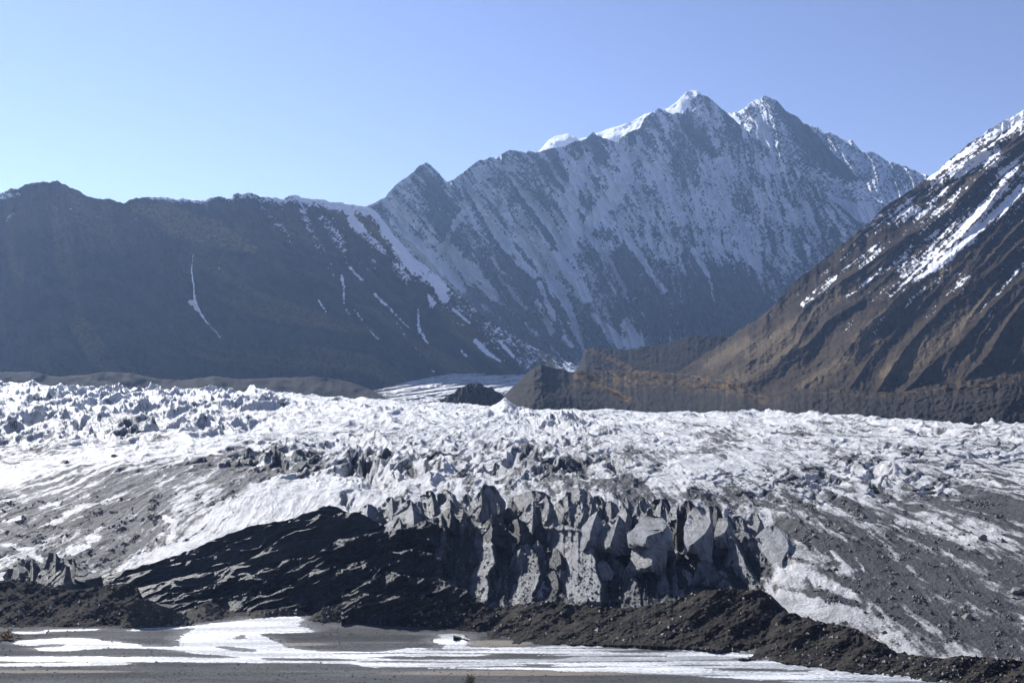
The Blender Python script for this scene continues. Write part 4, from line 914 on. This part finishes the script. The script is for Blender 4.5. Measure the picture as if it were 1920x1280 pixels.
 ([(80, 1068), (68, 1076), (60, 1090)], [(88, 1067), (90, 1078), (90, 1094)], [(96, 1072), (104, 1082), (106, 1092)], 568, D_, 'low dark ice lump tucked between the cone and the leftmost lumps', {'extend': 20}),
]
for i, s_ in enumerate(SER):
    L, A, Rr, d, mt, lab, ex = s_
    serac(L, A, Rr, d, mt, lab, seed=i, **{**{'deb': .3 if mt is S else (.75 if mt is D_ else .1)}, **ex, **({'deb': ex.get('deb', .1) + .22} if mt is B else {})})

rf = random.Random(11)
k = 0
for row, (cnt, y0, y1, dd0, dd1) in enumerate(((26, 935, 958, 612, 604), (30, 958, 985, 600, 584), (24, 990, 1030, 578, 560), (22, 1040, 1090, 552, 540))):
    for i in range(cnt):
        x = (690, 760, 850, 1000)[row] + (i + rf.random()) / cnt * ((1290, 1420, 1440, 1440)[row] - (690, 760, 850, 1000)[row])
        f_ = rf.random(); y = y0 + (y1 - y0) * f_; d = dd0 + (dd1 - dd0) * f_ + 3
        wd = rf.uniform(7, 15) * (1, 1.1, 1.3, 1.5)[row]; h = wd * rf.uniform(1.2, 2.2)
        a = rf.uniform(-.3, .5) * wd; ty = rf.uniform(.0, .15) * h
        L = [(x - wd * .18, y + ty), (x - wd * rf.uniform(.5, .8), y + h * .4), (x - wd, y + h)]
        A = [(x, y), (x + a, y + h * .5), (x + a * 1.3, y + h * 1.05)]
        Rr = [(x + wd * rf.uniform(.1, .3), y + ty), (x + wd * rf.uniform(.5, .9), y + h * .45), (x + wd, y + h)]
        mt = rf.choice([S, S, B, D_] if row < 2 else [D_, D_, S, B] if x > 1080 else [D_, D_, S])
        if x < 1000 and row < 3: mt = rf.choice([S, D_])
        serac(L, A, Rr, d, mt, 'small broken ice block wedged among the larger pinnacles', seed=200 + k, lean=rf.uniform(5, 14), bulge=wd * d / F * rf.uniform(.8, 1.6), deb={S: .35, D_: .75, B: .3}[mt], name='ice_block', cat='ice block')
        k += 1

# ------------------------------------------------------------------ moraine banks by the river
def bank(name, top, base, dt, db, label, seed, nu=None, amp=3.0, rough=4, backdrop=.8, backlen=.04, curve=.9):
    x0, x1 = top[0][0], top[-1][0]
    def disp(px, py, v):
        return -amp * (1.3 * fbm(px / 60 + py / 50, py / 50, 4, seed, .55) + .45 * ridged(px / 34 - py / 30, py / 90, 3, seed + 1) + .22 * fbm(px / 6, py / 4, 3, seed + 2))
    o, g = relief(name, x0, x1, top, base, dt if isinstance(dt, list) else [(x0, dt[0]), (x1, dt[1])], db if isinstance(db, list) else [(x0, db[0]), (x1, db[1])], M_moraine, nu or int((x1 - x0) / 1.1), 80,
           disp, lambda px, py, v, d: {'grass_or_sun': px * 0}, rough=rough, rscale=14, seed=seed, backlen=backlen, backdrop=backdrop, curve=curve, down=3)
    if seed in (702, 703, 704): o.data.materials[0] = M_cone
    tag(o, label, 'gravel bank', 'dark gravel banks along the river', 'structure')
    return g
BG = []
def bd(y): return 240000 / (y - HY)
BG.append(bank('gravel_bank', [(-420, 1100), (-100, 1095), (0, 1088), (40, 1085), (90, 1098), (140, 1106), (175, 1100), (200, 1096), (240, 1093), (258, 1100), (268, 1120), (275, 1150), (285, 1176)],
     [(-420, 1184), (-100, 1183), (0, 1182), (140, 1178), (285, 1177)], (540, 520), (bd(1182), bd(1177)), 'dark flat-topped gravel bank at the left edge of the river', 701))
BG.append(bank('gravel_bank', [(218, 1178), (235, 1150), (245, 1130), (256, 1123), (270, 1122), (285, 1126), (300, 1134), (325, 1142), (350, 1156), (378, 1172)],
     [(218, 1180), (280, 1178), (378, 1172)], (500, 505), (bd(1179), bd(1174)), 'pointed brown gravel cone in front of the dark flat-topped bank', 702, amp=2.5, rough=2))
BG.append(bank('gravel_bank', [(350, 1146), (370, 1136), (388, 1126), (402, 1130), (420, 1142), (440, 1148), (470, 1146), (500, 1142), (540, 1140), (585, 1150)],
     [(350, 1172), (420, 1166), (500, 1156), (585, 1156)], (520, 520), (bd(1170), bd(1152)), 'small low gravel mound between the cone and the water', 703, amp=2))
BG.append(bank('gravel_bank', [(572, 1165), (590, 1150), (605, 1141), (625, 1134), (650, 1132), (680, 1130), (712, 1135), (730, 1150), (745, 1165)],
     [(572, 1167), (745, 1170)], (512, 508), (bd(1167), bd(1169)), 'low gravel hummock with a grey face in the middle of the river bank', 704, amp=2))
BG.append(bank('gravel_bank', [(690, 1165), (715, 1145), (735, 1132), (755, 1118), (775, 1113), (800, 1118), (830, 1122), (862, 1132), (885, 1130), (905, 1128), (925, 1140), (945, 1160)],
     [(690, 1168), (800, 1180), (870, 1184), (945, 1196)], (510, 500), (bd(1170), bd(1190)), 'dark round-backed gravel bank left of the long central bank', 705))
BG.append(bank('gravel_bank', [(850, 1180), (900, 1150), (930, 1140), (960, 1135), (1000, 1128), (1040, 1127), (1080, 1133), (1130, 1138), (1180, 1140), (1220, 1133), (1250, 1128), (1280, 1120), (1300, 1110), (1330, 1106), (1370, 1103), (1400, 1106), (1425, 1104), (1445, 1115), (1470, 1138), (1490, 1165), (1510, 1200)],
     [(850, 1190), (900, 1202), (980, 1203), (1200, 1206), (1330, 1213), (1430, 1226), (1510, 1242)], (512, 492), (bd(1200), bd(1228)), 'long high dark gravel bank in the centre with a humped right end', 706, amp=4.5))
BG.append(bank('gravel_bank', [(1385, 1228), (1400, 1212), (1420, 1190), (1440, 1170), (1455, 1152), (1470, 1146), (1490, 1150), (1530, 1163), (1580, 1172), (1610, 1180), (1635, 1195), (1660, 1208), (1680, 1222), (1720, 1228), (1770, 1234), (1800, 1228), (1860, 1232), (1920, 1238), (2060, 1245), (2420, 1250)],
     [(1385, 1231), (1440, 1234), (1540, 1248), (1700, 1268), (1850, 1286), (2060, 1310), (2420, 1330)], [(1385, 470), (1440, 478), (1500, 470), (1600, 455), (1700, 436), (1800, 424), (1920, 412), (2060, 400), (2420, 395)], [(1385, bd(1236)), (1440, bd(1238)), (1540, bd(1252)), (1700, bd(1271)), (1850, bd(1289)), (2060, bd(1313)), (2420, bd(1333))], 'rocky gravel bank descending along the river at right', 707, amp=4))

# small meltwater pond on the debris at right
def pond():
    m = bpy.data.materials['silty_glare_water']
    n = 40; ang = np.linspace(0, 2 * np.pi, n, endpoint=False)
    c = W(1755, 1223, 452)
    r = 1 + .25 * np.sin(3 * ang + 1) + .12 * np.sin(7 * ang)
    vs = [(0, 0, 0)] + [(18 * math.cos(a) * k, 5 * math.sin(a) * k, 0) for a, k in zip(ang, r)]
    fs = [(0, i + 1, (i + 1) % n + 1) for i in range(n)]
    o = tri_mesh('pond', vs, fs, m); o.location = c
    tag(o, 'small bright meltwater pond behind the rocky bank at right', 'pond', kind='structure')
pond()

# ------------------------------------------------------------------ boulders
m, t, b = new_mat('boulder_stone')
n1 = noise_node(t, .6, 6, .7); oi = N(t, 'ShaderNodeObjectInfo')
c = mix(t, n1, (.05, .048, .046), (.15, .14, .13)); c = mix(t, math_node(t, 'MULTIPLY', oi.outputs['Random'], .4), c, (.22, .21, .2))
t.links.new(c, b.inputs['Base Color']); b.inputs['Roughness'].default_value = .7; bump(t, b, n1, .4)
M_stone = m

def ico(sub=3):
    import bmesh
    bm = bmesh.new(); bmesh.ops.create_icosphere(bm, subdivisions=sub, radius=1)
    v = np.array([q.co[:] for q in bm.verts]); f = np.array([[q.index for q in p.verts] for p in bm.faces]); bm.free()
    return v, f
IV, IF = ico(4)
def boulder_mesh(seed, peaked=0):
    r = np.random.default_rng(seed)
    v = IV.copy()
    for _ in range(11):                     # cut flat facets
        n = r.normal(size=3); n[2] = abs(n[2]) * .8; n /= np.linalg.norm(n); h = r.uniform(.5, .85)
        s = v @ n; v = np.where((s > h)[:, None], v - (s - h)[:, None] * n, v)
    v += (v / np.linalg.norm(v, axis=1, keepdims=True)) * (.08 * fbm((v[:, 0] * 2.5 + v[:, 2] * 1.3).astype(f32), (v[:, 1] * 2.5 - v[:, 2]).astype(f32), 4, seed, .65))[:, None]
    if peaked: v[:, :2] *= (1.15 - .6 * np.clip(v[:, 2:3], -1, 1))
    v *= r.uniform(.75, 1.2, 3)
    o = tri_mesh('boulder', v, IF, M_stone, smooth=True)
    me = o.data; bpy.data.objects.remove(o)
    return me
BM = [boulder_mesh(s_, s_ % 2) for s_ in range(6)]
def ground_at(px, py):
    k = np.argmin((GPX - px) ** 2 + (GPY - py) ** 2)
    i, j = np.unravel_index(k, GPX.shape)
    return Vector((GX[i, j], GY[i, j], GZ[i, j]))
BOULD = [
 (1872, 1186, 36, 'large pyramid-shaped boulder near the right end of the river bank', 1), (1788, 1148, 14, 'pale boulder left of the small dark peak on the debris slope', 0), (1815, 1155, 20, 'dark peaked boulder on the debris slope beside the pale one', 1),
 (1905, 1104, 26, 'big dark boulder at the right edge of the photo on the debris slope', 0), (1845, 1012, 22, 'black block casting a shadow on the grey ice at far right', 0), (1880, 1010, 14, 'smaller black block right of the shadow-casting one', 1),
 (1745, 906, 22, 'black humped rock on top of the ice left of the dark debris band', 0), (1765, 918, 14, 'small rock beside the black humped rock', 1), (1618, 962, 16, 'dark triangular rock standing alone on bright ice', 1), (1650, 968, 9, 'small stone right of the lone triangular rock', 0),
 (1532, 914, 16, 'black flat block above the white ice teeth', 0), (1576, 995, 16, 'dark peaked rock on the striped slope right of the white dome slab', 1), (1660, 1002, 10, 'thin dark rock on the pale slope, left of two flat ones', 1), (1668, 1010, 10, 'flat dark rock just below the thin one', 0),
 (1705, 1018, 12, 'flat dark rock on the pale slope, rightmost of the small trio', 0), (1800, 1026, 11, 'low dark mound of rock on the pale slope', 1), (1525, 1010, 13, 'dark rock near the crest of the striped slope', 0), (1695, 990, 8, 'tiny dark rock above the small trio', 1),
 (1560, 1168, 8, 'rounded stone at the base of the bright ice cliff', 0), (1622, 1146, 9, 'pale stone at the right lip of the ice cave', 0), (1675, 1160, 10, 'angular rock right of the ice cave', 1), (1720, 1170, 11, 'rubble block in the middle of the lower debris', 1),
 (1810, 1232, 18, 'rounded pale boulder beside the meltwater pond', 0), (1553, 1230, 7, 'round pale stone on the rocky bank above the river', 0), (1690, 1106, 9, 'small dark block on the debris slope below the ice crack', 1), (1752, 1120, 8, 'brownish block in the open debris slope', 0),
 (1280, 1182, 9, 'larger pale stone low on the long central bank', 0), (640, 925, 6, 'tiny dark stone on the white ice at left', 0), (213, 858, 12, 'small black rock on the white ice at left', 0), (125, 868, 12, 'dark rock on a small knoll at far left of the ice', 1), (350, 1012, 10, 'dark stone near the small meltwater spill', 0),
 (1000, 1130, 7, 'stone on the crest of the long central bank', 1), (1120, 916, 9, 'small dark rock behind the central pinnacles', 1), (1140, 914, 8, 'second small dark rock behind the central pinnacles', 0), (1370, 955, 9, 'dark block behind the squat bright ice block', 0),
]
for i, (px, py, sz, lab, pk) in enumerate(BOULD):
    p = ground_at(px, py)
    if py > 1175 and px > 1400: d = np.interp(py, [1175, 1235], [485, 452]); p = W(px, py, d)
    if px in (1280, 1000): p = W(px, py, 502)
    if px == 1553: p = W(px, py, 452)
    me = BM[(i * 2 + pk) % 6]
    o = bpy.data.objects.new('boulder', me); scene.collection.objects.link(o)
    r = sz * .5 * p.y / F
    o.scale = (r, r * .9, r * (.75 if not pk else .95)); o.rotation_euler = (0, 0, i * 1.7); o.location = p + Vector((0, 0, r * .25))
    tag(o, lab, 'boulder', 'boulders lying on the glacier debris')

# loose stones: countless, one object per ground
def stones(name, X, Y, Z, pick, smin, smax, label, seed):
    r = np.random.default_rng(seed)
    base = np.array([(1, 0, 0), (-.7, .7, 0), (-.6, -.8, 0), (.1, .1, .8), (0, 0, -.6)])
    fc = np.array([(0, 1, 3), (1, 2, 3), (2, 0, 3), (1, 0, 4), (2, 1, 4), (0, 2, 4)])
    n = len(pick)
    P = np.stack([X.ravel()[pick], Y.ravel()[pick], Z.ravel()[pick]], 1) + r.normal(0, .3, (n, 3)) * (1, 1, 0)
    sz = smin * (smax / smin) ** (r.random(n) ** 3.5)
    a = r.random(n) * 6.28
    V = base[None] * (1 + r.normal(0, .22, (n, 5, 3)))
    ca, sa = np.cos(a)[:, None], np.sin(a)[:, None]
    V = np.stack([V[..., 0] * ca - V[..., 1] * sa, V[..., 0] * sa + V[..., 1] * ca, V[..., 2]], -1) * sz[:, None, None] + P[:, None]
    Fc = (fc[None] + (np.arange(n) * 5)[:, None, None]).reshape(-1, 3)
    o = tri_mesh(name, V.reshape(-1, 3), Fc, M_stone)
    tag(o, label, 'rubble', kind='stuff')
w_ = (np.clip(GDE, 0, 1) ** 2 * np.clip(fbm(GPX / 30, GPY / 14, 4, 77) * 4, .06, 2) ** 2 * (GPY > 930) * (GPX > -20) * (GPX < 1950)).ravel(); w_ = w_ / w_.sum()
stones('rubble', GX, GY, GZ, np.random.default_rng(1).choice(w_.size, 34000, p=w_), .12, 1.5, 'loose grey rubble strewn over the dirty ice', 1)
bx = [np.concatenate([g[k].ravel() for g in BG]) for k in range(3)]
stones('rubble', *bx, np.random.default_rng(2).choice(bx[0].size, 9000), .12, 1.5, 'dark stones and gravel covering the river banks', 2)
rg = [np.concatenate([g[k].ravel() for g in RG] + [WALL[k][:150].ravel()]) for k in range(3)]
stones('rubble', *rg, np.random.default_rng(4).choice(rg[0].size, 14000), .10, 1.2, 'broken grit and stones plastered on the lower ice wall', 4)
r_ = np.random.default_rng(3); n = 16000
gy = 240000 / (r_.uniform(1165, 1282, n) - HY); gx = (r_.uniform(0, 1920, n) - 960) / F * gy
qx = gx / gy * F + 960; qy = HY + 240000 / gy
dry = ~inside(qx, qy, MAIN)
for poly in WATER: dry &= ~inside(qx, qy, poly)
gx, gy = gx[dry], gy[dry]
stones('rubble', gx, gy, gx * 0 + .16, np.arange(len(gx)), .07, .6, 'small stones scattered over the gravel flat', 3)

# ------------------------------------------------------------------ autumn shrubs
def leaf_mat(name, c1, c2):
    m, t, b = new_mat(name)
    oi = noise_node(t, .8, 3, .6)
    t.links.new(mix(t, mapr(t, oi, .35, .65), c1, c2), b.inputs['Base Color'])
    b.inputs['Roughness'].default_value = .6
    b.inputs['Subsurface Weight'].default_value = 0
    return m
M_gold = leaf_mat('autumn_leaves', (.30, .16, .03), (.16, .10, .03))
M_gold2 = leaf_mat('olive_leaves', (.10, .08, .03), (.16, .12, .04))
M_rust = leaf_mat('rust_leaves', (.22, .07, .02), (.30, .16, .03))
m, t, b = new_mat('twig_bark'); b.inputs['Base Color'].default_value = (.06, .045, .03, 1); b.inputs['Roughness'].default_value = .9
M_twig = m
def shrub_meshes(seed, mat, nleaf=420, spread=1.0, lsz=.09):
    r = np.random.default_rng(seed)
    V, Fc = [], []
    nb = 9
    tips = []
    tv, tf = [], []
    for k in range(nb):
        a = r.random() * 6.28; el = r.uniform(.5, 1.4)
        tip = np.array([math.cos(a) * math.cos(el) * spread, math.sin(a) * math.cos(el) * spread, math.sin(el)]) * r.uniform(.6, 1.0)
        tips.append(tip)
        side = np.cross(tip, (0, 0, 1)); side = side / (np.linalg.norm(side) + 1e-6) * .03; up = np.cross(side, tip); up = up / np.linalg.norm(up) * .03
        i0 = len(tv)
        tv += [side, -side * .5 + up, -side * .5 - up, tip]
        tf += [(i0, i0 + 1, i0 + 3), (i0 + 1, i0 + 2, i0 + 3), (i0 + 2, i0, i0 + 3)]
    for k in range(nleaf):
        tp = tips[r.integers(nb)]
        c = tp * r.uniform(.35, 1.05) + r.normal(0, .13, 3); c[2] = max(c[2], .02)
        a, b_ = r.normal(size=3), r.normal(size=3); a /= np.linalg.norm(a); b_ -= a * (a @ b_); b_ /= np.linalg.norm(b_)
        s = lsz * r.uniform(.6, 1.4)
        i0 = len(V); V += [c - a * s, c + b_ * s * .5, c + a * s, c - b_ * s * .5]; Fc.append((i0, i0 + 1, i0 + 2, i0 + 3))
    o1 = tri_mesh('foliage', V, Fc, mat); o2 = tri_mesh('twigs', tv, tf, M_twig)
    m1, m2 = o1.data, o2.data
    bpy.data.objects.remove(o1); bpy.data.objects.remove(o2)
    return m1, m2
SH = [shrub_meshes(i, mt) for i, mt in enumerate((M_gold, M_gold2, M_rust, M_gold, M_gold2))]
def place_shrub(p, size, kind, label, group, sx=1.0, zf=1.0, rot=0):
    e = bpy.data.objects.new('shrub', None); scene.collection.objects.link(e)
    e.location = p; e.rotation_euler = (0, 0, rot); e.scale = (size * sx, size, size * zf)
    tag(e, label, 'shrub', group)
    for nm, me in zip(('foliage', 'twigs'), SH[kind]):
        c = bpy.data.objects.new(nm, me); scene.collection.objects.link(c); c.parent = e
    return e
place_shrub(W(880, 1279, 395) + Vector((0, 0, -1.2)), 4.2, 1, 'olive-brown shrub tip at the bottom edge of the photo', None, .8, 1.1)
place_shrub(W(8, 1196, bd(1198)), 4.0, 0, 'yellow autumn shrub at the left edge beside the river', 'shrubs at the left river edge', 1.3, .9)
place_shrub(W(14, 1197, bd(1200)) + Vector((1, 0, 0)), 2.6, 2, 'rust-red shrub at the left edge beside the river', 'shrubs at the left river edge', 1.4, .8)
place_shrub(W(33, 1193, bd(1196)), 2.2, 1, 'small dark green shrub right of the autumn shrubs', 'shrubs at the left river edge', 1.6, .6)
wx_, wy_, wz_, wpx, wpy = W_
def wall_at(px, py):
    k = np.argmin((wpx - px) ** 2 + (wpy - py) ** 2); i, j = np.unravel_index(k, wpx.shape)
    return Vector((wx_[i, j], wy_[i, j], wz_[i, j]))
rs = random.Random(5)
for i in range(95):
    q = rs.random()
    if q < .30: px, py = rs.uniform(1310, 1390), rs.gauss(726, 3)
    elif q < .55: px = rs.uniform(1085, 1260); py = 702 + (px - 1085) * .03 + rs.gauss(0, 4)
    elif q < .75: px = rs.uniform(1075, 1180); py = 708 + (px - 1075) * .4 + rs.gauss(0, 2.5)
    elif q < .85: px, py = rs.gauss(1100, 8), rs.gauss(706, 4)
    else: px, py = rs.uniform(1200, 1420), rs.uniform(704, 722)
    place_shrub(wall_at(px, py), rs.uniform(4, 9), rs.choice([0, 0, 1, 2, 3, 4]), 'golden-brown autumn bush among many on the moraine rim below the right hill', 'autumn bushes on the moraine rim', rs.uniform(.9, 1.5), rs.uniform(.6, 1), rs.uniform(0, 6))

# ------------------------------------------------------------------ haze
def haze():
    me = bpy.data.meshes.new('haze')
    x0, x1, y0, y1, z0, z1 = -21000, 21000, -1500, 15500, -20, 2700
    vs = [(x, y, z) for x in (x0, x1) for y in (y0, y1) for z in (z0, z1)]
    fs = [(0, 1, 3, 2), (4, 6, 7, 5), (0, 4, 5, 1), (2, 3, 7, 6), (0, 2, 6, 4), (1, 5, 7, 3)]
    me.from_pydata(vs, [], fs)
    m = bpy.data.materials.new('haze'); m.use_nodes = True; t = m.node_tree
    t.nodes.remove(t.nodes['Principled BSDF'])
    v = N(t, 'ShaderNodeVolumePrincipled')
    v.inputs['Color'].default_value = (.40, .61, 1.0, 1)
    v.inputs['Density'].default_value = 2.7e-5
    v.inputs['Anisotropy'].default_value = .45
    t.links.new(v.outputs[0], t.nodes['Material Output'].inputs['Volume'])
    me.materials.append(m)
    o = bpy.data.objects.new('haze', me); scene.collection.objects.link(o)
    tag(o, 'thin blue haze filling the valley', 'haze', kind='stuff')
haze()
